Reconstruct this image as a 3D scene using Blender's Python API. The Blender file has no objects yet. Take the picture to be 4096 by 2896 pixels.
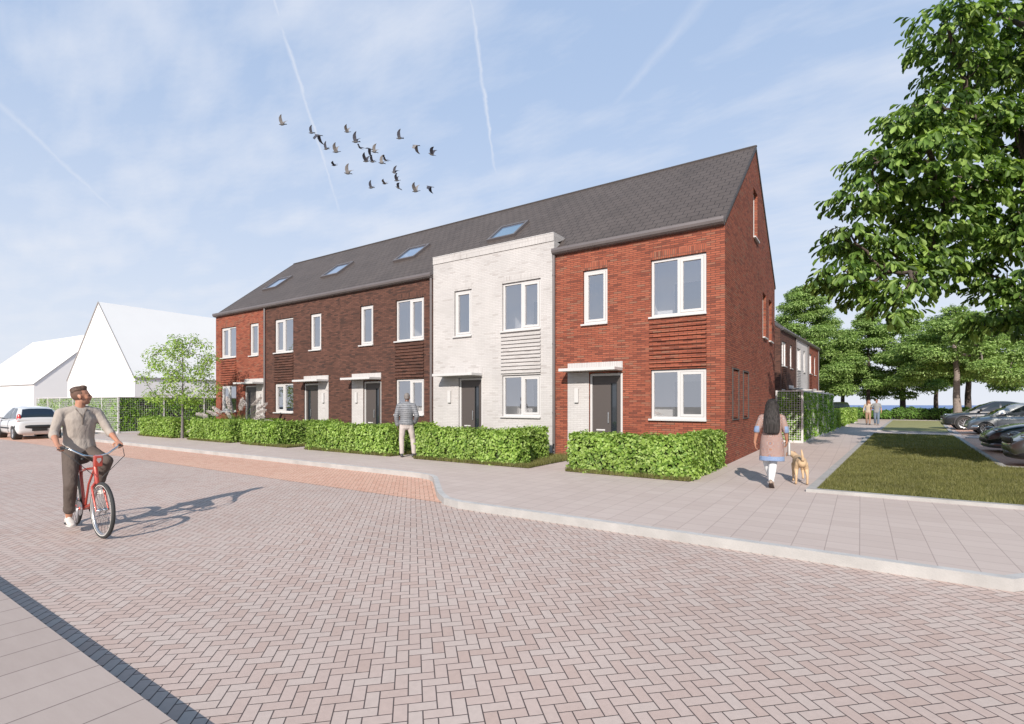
import bpy, math, random
import numpy as np
from mathutils import Vector, Matrix
R = math.radians
V = Vector
rng = np.random.default_rng(7)
random.seed(5)
S = bpy.context.scene
COL = S.collection

# ---------------------------------------------------------------- camera
cam_d = bpy.data.cameras.new('camera')
cam = bpy.data.objects.new('camera', cam_d)
COL.objects.link(cam)
cam.location = (2.7109, -13.1743, 1.5)
cam.rotation_euler = (R(90), 0, R(34.06))
cam_d.sensor_width = 36
cam_d.lens = 36 * 2063.8 / 4096
cam_d.shift_y = 164 / 4096
cam_d.clip_start = 0.05
cam_d.clip_end = 3000
S.camera = cam

# ---------------------------------------------------------------- sun, sky, exposure
SUN_EL, SUN_DIR = R(29), V((-0.351, 0.936, 0))        # horizontal direction the light travels
sun_d = bpy.data.lights.new('sun', 'SUN')
sun = bpy.data.objects.new('sun', sun_d)
COL.objects.link(sun)
sun_d.energy = 4.3
sun_d.angle = R(0.5)
sun_d.color = (1.0, 0.93, 0.84)
tr = (SUN_DIR.normalized() * math.cos(SUN_EL) + V((0, 0, -math.sin(SUN_EL))))
sun.rotation_euler = tr.to_track_quat('-Z', 'Y').to_euler()
S.view_settings.view_transform = 'Standard'
S.view_settings.look = 'None'
S.view_settings.gamma = 1
S.view_settings.exposure = 0.5
S.cycles.max_bounces = 8
S.cycles.transparent_max_bounces = 12


class X:
    """tiny expression wrapper round shader math nodes"""
    def __init__(s, nt, sock): s.nt, s.s = nt, sock
    def op(s, o, *a):
        n = s.nt.nodes.new('ShaderNodeMath'); n.operation = o
        for i, v in enumerate((s,) + a):
            if isinstance(v, X): s.nt.links.new(v.s, n.inputs[i])
            else: n.inputs[i].default_value = v
        return X(s.nt, n.outputs[0])
    def __add__(s, o): return s.op('ADD', o)
    __radd__ = __add__
    def __sub__(s, o): return s.op('SUBTRACT', o)
    def __rsub__(s, o): return (s * -1) + o
    def __mul__(s, o): return s.op('MULTIPLY', o)
    __rmul__ = __mul__
    def __truediv__(s, o): return s.op('DIVIDE', o)
    def lt(s, o): return s.op('LESS_THAN', o)
    def gt(s, o): return s.op('GREATER_THAN', o)
    def floor(s): return s.op('FLOOR')
    def abs(s): return s.op('ABSOLUTE')
    def min(s, o): return s.op('MINIMUM', o)
    def max(s, o): return s.op('MAXIMUM', o)
    def fmod(s, o): return s.op('FLOORED_MODULO', o)
    def clamp(s): return s.op('MAXIMUM', 0.0).op('MINIMUM', 1.0)


def mixc(nt, fac, a, b, mode='MIX'):
    n = nt.nodes.new('ShaderNodeMix'); n.data_type = 'RGBA'; n.blend_type = mode
    for i, v in ((0, fac), (6, a), (7, b)):
        if isinstance(v, X): nt.links.new(v.s, n.inputs[i])
        elif isinstance(v, bpy.types.NodeSocket): nt.links.new(v, n.inputs[i])
        elif i == 0: n.inputs[i].default_value = v
        else: n.inputs[i].default_value = (*v, 1) if len(v) == 3 else v
    return n.outputs[2]


def ramp(nt, fac, stops, const=False):
    n = nt.nodes.new('ShaderNodeValToRGB')
    cr = n.color_ramp
    if const: cr.interpolation = 'CONSTANT'
    while len(cr.elements) < len(stops): cr.elements.new(0.5)
    for e, (p, c) in zip(cr.elements, stops):
        e.position = p; e.color = (*c, 1)
    nt.links.new(fac.s if isinstance(fac, X) else fac, n.inputs[0])
    return n.outputs[0]


def noise(nt, vec, scale, detail=3, rough=0.55, out=0):
    n = nt.nodes.new('ShaderNodeTexNoise')
    n.inputs['Scale'].default_value = scale
    n.inputs['Detail'].default_value = detail
    n.inputs['Roughness'].default_value = rough
    if vec is not None: nt.links.new(vec, n.inputs['Vector'])
    return n.outputs[out]


def build_world():
    w = bpy.data.worlds.new('World'); S.world = w; w.use_nodes = True
    nt = w.node_tree; nt.nodes.clear()
    out = nt.nodes.new('ShaderNodeOutputWorld')
    bg = nt.nodes.new('ShaderNodeBackground')
    sky = nt.nodes.new('ShaderNodeTexSky'); sky.sky_type = 'NISHITA'; sky.sun_disc = False
    sky.sun_elevation = SUN_EL
    sky.sun_rotation = math.atan2(-SUN_DIR.x, -SUN_DIR.y)
    sky.air_density = 1.0; sky.dust_density = 1.2; sky.ozone_density = 1.6
    tc = nt.nodes.new('ShaderNodeTexCoord')
    sp = nt.nodes.new('ShaderNodeSeparateXYZ'); nt.links.new(tc.outputs['Generated'], sp.inputs[0])
    x, y, z = (X(nt, sp.outputs[i]) for i in range(3))
    # cirrus lies on a plane far above: project the direction on it
    zz = z.max(0.03) + 0.06
    cb = nt.nodes.new('ShaderNodeCombineXYZ')
    nt.links.new((x / zz).s, cb.inputs[0]); nt.links.new((y / zz).s, cb.inputs[1])
    mp = nt.nodes.new('ShaderNodeMapping'); nt.links.new(cb.outputs[0], mp.inputs[0])
    mp.inputs['Rotation'].default_value = (0, 0, R(28)); mp.inputs['Scale'].default_value = (0.55, 1.25, 1)
    n1 = X(nt, noise(nt, mp.outputs[0], 1.1, 7, 0.62)); n2 = X(nt, noise(nt, mp.outputs[0], 4.5, 6, 0.6))
    cir = ((n1 - 0.44) * 3.6 + (n2 - 0.5) * 1.9).clamp() * 0.6
    mask = cir
    for a, b, wd, st, fade in CONTRAILS:
        a, b = V(a).normalized(), V(b).normalized()
        n = a.cross(b).normalized(); t = n.cross(a).normalized()
        ang = math.acos(max(-1, min(1, a.dot(b))))
        dn = (x * n.x + y * n.y + z * n.z)
        u = (x * t.x + y * t.y + z * t.z) / (x * a.x + y * a.y + z * a.z).max(0.05)    # tan of angle along the trail
        wob = X(nt, noise(nt, tc.outputs['Generated'], 42, 3, 0.6))
        f = (1.0 - u / math.tan(ang)).clamp()
        w_ = f * wd + wd * 0.45
        prof = (1.0 - ((dn + (wob - 0.5) * 0.010).abs() / w_)).clamp()
        m = prof * (f * 2.5).clamp() * st * (wob + 0.45)
        front = (x * a.x + y * a.y + z * a.z).gt(0.3)
        mask = mask.max((m * front).clamp())
    # deeper zenith, milky horizon
    ks = mixc(nt, 1.0, sky.outputs[0], (0.115, 0.115, 0.115), 'MULTIPLY')
    hz = ((z * -1.6 + 1.0).clamp()).op('POWER', 1.6) * 0.97
    base = mixc(nt, 0.78, ks, (0.365, 0.475, 0.67))
    c1 = mixc(nt, mask, base, (0.60, 0.63, 0.70))
    c2 = mixc(nt, hz, c1, (0.61, 0.635, 0.69))
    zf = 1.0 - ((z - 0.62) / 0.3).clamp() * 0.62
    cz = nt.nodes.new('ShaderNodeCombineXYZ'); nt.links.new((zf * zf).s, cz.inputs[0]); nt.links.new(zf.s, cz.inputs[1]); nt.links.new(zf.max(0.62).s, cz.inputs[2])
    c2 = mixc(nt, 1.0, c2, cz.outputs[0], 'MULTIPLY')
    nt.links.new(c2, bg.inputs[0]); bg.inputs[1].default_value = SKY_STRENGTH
    nt.links.new(bg.outputs[0], out.inputs[0])


SKY_STRENGTH = 0.95
CONTRAILS = [((-0.6981, 0.422, 0.5784), (-0.7506, 0.5945, 0.2884), 0.0043, 0.62, 1),
             ((-0.492, 0.6168, 0.6144), (-0.5416, 0.7623, 0.3542), 0.0043, 0.62, 1),
             ((-0.1907, 0.784, 0.5907), (-0.3638, 0.8028, 0.4724), 0.010, 0.24, 1),
             ((-0.9072, 0.179, 0.3807), (-0.9071, 0.3428, 0.2444), 0.004, 0.34, 1)]
build_world()

# ---------------------------------------------------------------- materials
MATS = {}


def mat(name, col=(0.5, 0.5, 0.5), rough=0.6, metal=0.0, spec=0.5, coat=0.0, nscale=0, namp=0.0, bump=0.0, bscale=30, emit=0):
    if name in MATS: return MATS[name]
    m = bpy.data.materials.new(name); m.use_nodes = True; MATS[name] = m
    nt = m.node_tree; p = nt.nodes['Principled BSDF']
    p.inputs['Base Color'].default_value = (*col, 1)
    p.inputs['Roughness'].default_value = rough
    p.inputs['Metallic'].default_value = metal
    p.inputs['Specular IOR Level'].default_value = spec
    p.inputs['Coat Weight'].default_value = coat
    if namp:
        tc = nt.nodes.new('ShaderNodeTexCoord')
        n = X(nt, noise(nt, tc.outputs['Object'], nscale, 4))
        f = ((n - 0.5) * 2.2 + 0.5).clamp()
        lo = tuple(c * (1 - namp) for c in col); hi = tuple(min(1, c * (1 + namp)) for c in col)
        nt.links.new(mixc(nt, f, lo, hi), p.inputs['Base Color'])
    if bump:
        tc = nt.nodes.new('ShaderNodeTexCoord')
        b = nt.nodes.new('ShaderNodeBump'); b.inputs['Strength'].default_value = bump; b.inputs['Distance'].default_value = 0.01
        nt.links.new(noise(nt, tc.outputs['Object'], bscale, 4), b.inputs['Height'])
        nt.links.new(b.outputs[0], p.inputs['Normal'])
    return m


def brick_mat(name, stops, mortar, bw=0.22, bh=0.0525, ms=0.0065, bump=0.6, rough=0.85, rot=False, offset=0.5):
    m = bpy.data.materials.new(name); m.use_nodes = True; MATS[name] = m
    nt = m.node_tree; p = nt.nodes['Principled BSDF']; p.inputs['Roughness'].default_value = rough; p.inputs['Specular IOR Level'].default_value = 0.2
    uv = nt.nodes.new('ShaderNodeUVMap').outputs[0]
    if rot:
        mp = nt.nodes.new('ShaderNodeMapping'); mp.inputs['Rotation'].default_value = (0, 0, R(90))
        nt.links.new(uv, mp.inputs[0]); uvb = mp.outputs[0]
    else: uvb = uv
    b = nt.nodes.new('ShaderNodeTexBrick')
    nt.links.new(uvb, b.inputs['Vector'])
    b.offset = offset
    b.inputs['Color1'].default_value = (0, 0, 0, 1); b.inputs['Color2'].default_value = (1, 1, 1, 1)
    b.inputs['Mortar'].default_value = (0.5, 0.5, 0.5, 1)
    b.inputs['Scale'].default_value = 1; b.inputs['Mortar Size'].default_value = ms
    b.inputs['Mortar Smooth'].default_value = 0.15
    b.inputs['Brick Width'].default_value = bw; b.inputs['Row Height'].default_value = bh
    sp = nt.nodes.new('ShaderNodeSeparateColor'); nt.links.new(b.outputs['Color'], sp.inputs[0])
    col = ramp(nt, sp.outputs[0], stops)
    n1 = X(nt, noise(nt, uv, 55, 4)); n2 = X(nt, noise(nt, uv, 0.9, 4))
    f = (n1 * 0.5 + n2 * 0.7)
    col = mixc(nt, 0.55, col, ramp(nt, f, [(0.25, (0.28, 0.28, 0.28)), (0.9, (0.78, 0.78, 0.78))]), 'OVERLAY')
    col = mixc(nt, X(nt, b.outputs['Fac']), col, mortar)
    nt.links.new(col, p.inputs['Base Color'])
    bp = nt.nodes.new('ShaderNodeBump'); bp.inputs['Strength'].default_value = bump; bp.inputs['Distance'].default_value = 0.006
    h = (1.0 - X(nt, b.outputs['Fac'])) + n1 * 0.35
    nt.links.new(h.s, bp.inputs['Height']); nt.links.new(bp.outputs[0], p.inputs['Normal'])
    return m


RED = [(0.0, (0.14, 0.045, 0.030)), (0.12, (0.19, 0.055, 0.034)), (0.35, (0.25, 0.072, 0.042)), (0.8, (0.285, 0.088, 0.052)), (1.0, (0.21, 0.10, 0.066))]
BRN = [(0.0, (0.048, 0.027, 0.022)), (0.2, (0.075, 0.036, 0.027)), (0.6, (0.102, 0.047, 0.034)), (1.0, (0.12, 0.056, 0.041))]
WHT = [(0.0, (0.345, 0.32, 0.31)), (0.07, (0.40, 0.378, 0.37)), (0.2, (0.42, 0.40, 0.392)), (1.0, (0.435, 0.415, 0.408))]
brick_mat('red_brick', RED, (0.085, 0.04, 0.032))
brick_mat('brown_brick', BRN, (0.055, 0.035, 0.03))
brick_mat('white_brick', WHT, (0.385, 0.365, 0.358), bump=0.45)
brick_mat('red_soldier', RED, (0.12, 0.065, 0.05), rot=True, offset=0)
brick_mat('brown_soldier', BRN, (0.055, 0.035, 0.03), rot=True, offset=0)
brick_mat('white_soldier', WHT, (0.35, 0.33, 0.322), rot=True, offset=0, bump=0.45)
brick_mat('roof_tiles', [(0, (0.078, 0.064, 0.059)), (1, (0.085, 0.070, 0.065))], (0.025, 0.02, 0.02), bw=0.3, bh=0.27, ms=0.008, bump=1.0, rough=0.6)


def herring_mat(name, c_lo, c_mid, c_hi, joint, w=0.0765, rot=45, jw=0.034):
    m = bpy.data.materials.new(name); m.use_nodes = True; MATS[name] = m
    nt = m.node_tree; p = nt.nodes['Principled BSDF']; p.inputs['Roughness'].default_value = 0.8
    uv = nt.nodes.new('ShaderNodeUVMap').outputs[0]
    mp = nt.nodes.new('ShaderNodeMapping'); mp.inputs['Rotation'].default_value = (0, 0, R(rot)); mp.inputs['Scale'].default_value = (1 / w, 1 / w, 1)
    nt.links.new(uv, mp.inputs[0])
    sp = nt.nodes.new('ShaderNodeSeparateXYZ'); nt.links.new(mp.outputs[0], sp.inputs[0])
    u, v = X(nt, sp.outputs[0]), X(nt, sp.outputs[1])
    i, j = u.floor(), v.floor(); fx, fy = u - i, v - j
    k = (i - j).fmod(4.0)
    k0, k1, k2, k3 = k.lt(0.5), k.gt(0.5) * k.lt(1.5), k.gt(1.5) * k.lt(2.5), k.gt(2.5)
    hor = k0 + k1
    # distance to the brick's own edges
    L = fx + k1 * 9; Rr = (1.0 - fx) + k0 * 9
    L = fx + (k1 * 9); dl, dr = L, Rr
    db = fy + k2 * 9; dt = (1.0 - fy) + k3 * 9
    d = dl.min(dr).min(db.min(dt))
    ij = 1.0 - ((d - jw) / 0.02).clamp()
    idx = i - k1; idy = j + k3
    cb = nt.nodes.new('ShaderNodeCombineXYZ'); nt.links.new(idx.s, cb.inputs[0]); nt.links.new(idy.s, cb.inputs[1]); nt.links.new((hor * 3.7).s, cb.inputs[2])
    wn = nt.nodes.new('ShaderNodeTexWhiteNoise'); wn.noise_dimensions = '3D'; nt.links.new(cb.outputs[0], wn.inputs['Vector'])
    rnd = X(nt, wn.outputs['Value'])
    n1 = X(nt, noise(nt, uv, 26, 5, 0.65)); n2 = X(nt, noise(nt, uv, 0.35, 4)); n3 = X(nt, noise(nt, uv, 160, 3))
    col = ramp(nt, rnd, [(0, c_lo), (0.45, c_mid), (1, c_hi)])
    col = mixc(nt, 0.5, col, ramp(nt, n1 * 0.45 + n2 * 0.45 + n3 * 0.2, [(0.3, (0.33, 0.33, 0.33)), (0.8, (0.66, 0.66, 0.66))]), 'OVERLAY')
    col = mixc(nt, ij, col, joint)
    nt.links.new(col, p.inputs['Base Color'])
    bp = nt.nodes.new('ShaderNodeBump'); bp.inputs['Strength'].default_value = 0.5; bp.inputs['Distance'].default_value = 0.004
    nt.links.new(((1.0 - ij) + n3 * 0.3 + rnd * 0.12).s, bp.inputs['Height']); nt.links.new(bp.outputs[0], p.inputs['Normal'])
    return m


herring_mat('road_pavers', (0.455, 0.335, 0.29), (0.49, 0.378, 0.335), (0.50, 0.405, 0.362), (0.085, 0.062, 0.058))
herring_mat('orange_pavers', (0.57, 0.325, 0.235), (0.62, 0.37, 0.275), (0.64, 0.405, 0.305), (0.17, 0.10, 0.08))


def slab_mat(name, lo, hi, joint, sx=0.3, sy=0.3, jw=0.004, amount=0.5):
    m = bpy.data.materials.new(name); m.use_nodes = True; MATS[name] = m
    nt = m.node_tree; p = nt.nodes['Principled BSDF']; p.inputs['Roughness'].default_value = 0.8
    uv = nt.nodes.new('ShaderNodeUVMap').outputs[0]
    sp = nt.nodes.new('ShaderNodeSeparateXYZ'); nt.links.new(uv, sp.inputs[0])
    u, v = X(nt, sp.outputs[0]) / sx, X(nt, sp.outputs[1]) / sy
    i, j = u.floor(), v.floor(); fx, fy = u - i, v - j
    d = ((fx.min(1.0 - fx)) * sx).min((fy.min(1.0 - fy)) * sy)
    ij = (1.0 - ((d - jw * 0.5) / jw).clamp()) * amount
    cb = nt.nodes.new('ShaderNodeCombineXYZ'); nt.links.new(i.s, cb.inputs[0]); nt.links.new(j.s, cb.inputs[1])
    wn = nt.nodes.new('ShaderNodeTexWhiteNoise'); nt.links.new(cb.outputs[0], wn.inputs['Vector'])
    mp = nt.nodes.new('ShaderNodeMapping'); mp.inputs['Scale'].default_value = (1, 5, 1); nt.links.new(uv, mp.inputs[0])
    n1 = X(nt, noise(nt, mp.outputs[0], 3, 6, 0.65)); n2 = X(nt, noise(nt, uv, 0.5, 4)); n3 = X(nt, noise(nt, uv, 120, 3))
    f = (X(nt, wn.outputs['Value']) * 0.35 + n1 * 0.7 + n2 * 0.5 + n3 * 0.2 - 0.35).clamp()
    col = mixc(nt, ij, mixc(nt, f, lo, hi), joint)
    nt.links.new(col, p.inputs['Base Color'])
    bp = nt.nodes.new('ShaderNodeBump'); bp.inputs['Strength'].default_value = 0.4; bp.inputs['Distance'].default_value = 0.003
    nt.links.new(((1.0 - ij) + n3 * 0.3).s, bp.inputs['Height']); nt.links.new(bp.outputs[0], p.inputs['Normal'])
    return m


slab_mat('pavement_slabs', (0.43, 0.345, 0.312), (0.535, 0.445, 0.405), (0.18, 0.13, 0.12))
slab_mat('near_slabs', (0.34, 0.27, 0.24), (0.44, 0.36, 0.325), (0.10, 0.07, 0.068), sx=0.3, sy=0.6, amount=0.8)
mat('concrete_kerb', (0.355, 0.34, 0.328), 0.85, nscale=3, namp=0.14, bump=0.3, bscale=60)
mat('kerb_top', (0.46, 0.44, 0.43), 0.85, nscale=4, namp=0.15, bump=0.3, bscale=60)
mat('white_paint', (0.50, 0.485, 0.48), 0.4)
mat('render_white', (0.74, 0.72, 0.71), 0.8, nscale=0.3, namp=0.02)
mat('roof_white', (0.66, 0.65, 0.645), 0.75, nscale=0.5, namp=0.02)
mat('trim_grey', (0.30, 0.285, 0.28), 0.6)
mat('dark_gap', (0.02, 0.017, 0.016), 0.8)
mat('zinc', (0.15, 0.13, 0.13), 0.4, metal=0.3, nscale=2, namp=0.08)
mat('door_paint', (0.068, 0.056, 0.052), 0.5)
mat('verge', (0.05, 0.042, 0.04), 0.6)
mat('plaster', (0.88, 0.86, 0.84), 0.9)
mat('inner_floor', (0.50, 0.40, 0.32), 0.6)
mat('steel_frame', (0.58, 0.56, 0.56), 0.45, metal=0.2)
mat('wire', (0.62, 0.62, 0.60), 0.6)
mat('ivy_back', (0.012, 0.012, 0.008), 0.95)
mat('soil', (0.26, 0.235, 0.20), 0.95, nscale=0.6, namp=0.25)
mat('rubber', (0.03, 0.03, 0.03), 0.75)
mat('chrome', (0.75, 0.75, 0.75), 0.18, metal=1.0)
mat('alu', (0.6, 0.6, 0.62), 0.3, metal=0.9)
mat('black_plastic', (0.02, 0.02, 0.022), 0.45)
mat('dark_glass', (0.02, 0.025, 0.032), 0.05, spec=0.8, coat=0.5)
mat('sky_pane', (0.10, 0.16, 0.26), 0.03, spec=1.0, coat=1.0)
mat('lens', (0.22, 0.24, 0.27), 0.12, metal=0.3, coat=1)
mat('tail_lens', (0.42, 0.02, 0.012), 0.15, coat=1)


def glass_mat(name, tint, refl, mixg=0.30):
    m = bpy.data.materials.new(name); m.use_nodes = True; MATS[name] = m
    nt = m.node_tree; nt.nodes.clear(); o = nt.nodes.new('ShaderNodeOutputMaterial')
    t = nt.nodes.new('ShaderNodeBsdfTransparent'); t.inputs[0].default_value = (*tint, 1)
    g = nt.nodes.new('ShaderNodeBsdfGlossy'); g.inputs['Roughness'].default_value = 0.01; g.inputs[0].default_value = (*refl, 1)
    fr = nt.nodes.new('ShaderNodeFresnel'); fr.inputs[0].default_value = 1.5
    f = (X(nt, fr.outputs[0]) * 1.6 + mixg).clamp()
    mx = nt.nodes.new('ShaderNodeMixShader'); nt.links.new(f.s, mx.inputs[0]); nt.links.new(t.outputs[0], mx.inputs[1]); nt.links.new(g.outputs[0], mx.inputs[2])
    nt.links.new(mx.outputs[0], o.inputs[0])
    return m


glass_mat('window_glass', (0.93, 0.94, 0.97), (0.95, 0.96, 1.0), 0.36)
glass_mat('car_glass', (0.35, 0.38, 0.42), (0.9, 0.95, 1.0), 0.12)


def leaf_mat(name, col, trans=0.4):
    m = bpy.data.materials.new(name); m.use_nodes = True; MATS[name] = m
    nt = m.node_tree; nt.nodes.clear(); o = nt.nodes.new('ShaderNodeOutputMaterial')
    tc = nt.nodes.new('ShaderNodeTexCoord')
    n = X(nt, noise(nt, tc.outputs['Object'], 1.3, 3))
    c = mixc(nt, ((n - 0.5) * 2.5 + 0.5).clamp(), tuple(v * 0.8 for v in col), tuple(v * 1.2 for v in col))
    d = nt.nodes.new('ShaderNodeBsdfPrincipled'); nt.links.new(c, d.inputs['Base Color']); d.inputs['Roughness'].default_value = 0.5; d.inputs['Specular IOR Level'].default_value = 0.35
    t = nt.nodes.new('ShaderNodeBsdfTranslucent'); nt.links.new(mixc(nt, 1.0, c, (1.25, 1.3, 0.5), 'MULTIPLY'), t.inputs[0])
    mx = nt.nodes.new('ShaderNodeMixShader'); mx.inputs[0].default_value = trans
    nt.links.new(d.outputs[0], mx.inputs[1]); nt.links.new(t.outputs[0], mx.inputs[2]); nt.links.new(mx.outputs[0], o.inputs[0])
    return m


for nm, cs in dict(hedge=[(0.28, 0.40, 0.085), (0.38, 0.50, 0.155), (0.14, 0.24, 0.04)],
                   big=[(0.125, 0.215, 0.04), (0.29, 0.41, 0.105), (0.045, 0.09, 0.016)],
                   bg=[(0.22, 0.33, 0.09), (0.34, 0.46, 0.16), (0.12, 0.20, 0.05)],
                   young=[(0.28, 0.41, 0.08), (0.38, 0.51, 0.14), (0.18, 0.30, 0.05)],
                   ivy=[(0.19, 0.34, 0.04), (0.30, 0.48, 0.08), (0.08, 0.17, 0.02)],
                   shrub=[(0.13, 0.25, 0.045), (0.19, 0.34, 0.07), (0.085, 0.17, 0.03)],
                   grass=[(0.185, 0.18, 0.06), (0.25, 0.235, 0.095), (0.12, 0.125, 0.04)],
                   pampas=[(0.10, 0.20, 0.04), (0.15, 0.27, 0.06), (0.07, 0.15, 0.03)]).items():
    for q, c in enumerate(cs): leaf_mat('%s_leaf_%s' % (nm, 'abc'[q]), c)
mat('lawn', (0.14, 0.145, 0.04), 0.95, nscale=2.5, namp=0.2, bump=0.8, bscale=90)
mat('lawn_smooth', (0.25, 0.24, 0.10), 0.95, nscale=2.0, namp=0.06, bump=0.3, bscale=90)
mat('bark', (0.075, 0.055, 0.045), 0.9, nscale=9, namp=0.35, bump=0.9, bscale=35)
mat('bark_light', (0.20, 0.165, 0.145), 0.9, nscale=9, namp=0.3, bump=0.9, bscale=25)
mat('bark_grey', (0.16, 0.14, 0.14), 0.9, nscale=9, namp=0.3, bump=0.5, bscale=60)
mat('plume', (0.62, 0.56, 0.53), 0.9)


def sea_mat():
    m = mat('sea', (0.12, 0.20, 0.40), 0.5)
    nt = m.node_tree; tc = nt.nodes.new('ShaderNodeTexCoord')
    b = nt.nodes.new('ShaderNodeBump'); b.inputs['Strength'].default_value = 0.5; b.inputs['Distance'].default_value = 0.1
    nt.links.new(noise(nt, tc.outputs['Object'], 0.8, 5), b.inputs['Height']); nt.links.new(b.outputs[0], nt.nodes['Principled BSDF'].inputs['Normal'])


sea_mat()


# ---------------------------------------------------------------- mesh helpers
def auto_uv(me):
    """metre-true box UVs from each face's own direction"""
    n = len(me.loops)
    if not n: return
    uvl = me.uv_layers.get('UVMap') or me.uv_layers.new(name='UVMap')
    co = np.empty(len(me.vertices) * 3, np.float32); me.vertices.foreach_get('co', co); co = co.reshape(-1, 3)
    li = np.empty(n, np.int32); me.loops.foreach_get('vertex_index', li)
    ls = np.empty(len(me.polygons), np.int32); me.polygons.foreach_get('loop_total', ls)
    nr = np.empty(len(me.polygons) * 3, np.float32); me.polygons.foreach_get('normal', nr); nr = nr.reshape(-1, 3)
    N = np.repeat(nr, ls, axis=0)
    hl = np.hypot(N[:, 0], N[:, 1]); flat = hl < 0.05
    T = np.stack([-N[:, 1], N[:, 0], 0 * hl], 1) / np.maximum(hl, 1e-6)[:, None]
    B = np.cross(N, T)
    T[flat] = (1, 0, 0); B[flat] = (0, 1, 0)
    P = co[li]
    uv = np.stack([(P * T).sum(1), (P * B).sum(1)], 1).astype(np.float32)
    uvl.data.foreach_set('uv', uv.ravel())


def new_obj(name, me, parent=None, loc=None):
    o = bpy.data.objects.new(name, me); COL.objects.link(o)
    if parent: o.parent = parent
    if loc is not None: o.location = loc
    return o


def tag(o, label=None, cat=None, group=None, kind=None):
    if label: o['label'] = label
    if cat: o['category'] = cat
    if group: o['group'] = group
    if kind: o['kind'] = kind
    return o


def empty(name, loc=(0, 0, 0), rz=0, label=None, cat=None, group=None):
    o = bpy.data.objects.new(name, None); COL.objects.link(o)
    o.location = loc; o.rotation_euler = (0, 0, rz); o.empty_display_size = 0.3
    return tag(o, label, cat, group)


def dup(o, parent=None):
    c = o.copy(); COL.objects.link(c); c.parent = parent
    for ch in list(o.children): dup(ch, c)
    return c


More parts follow.
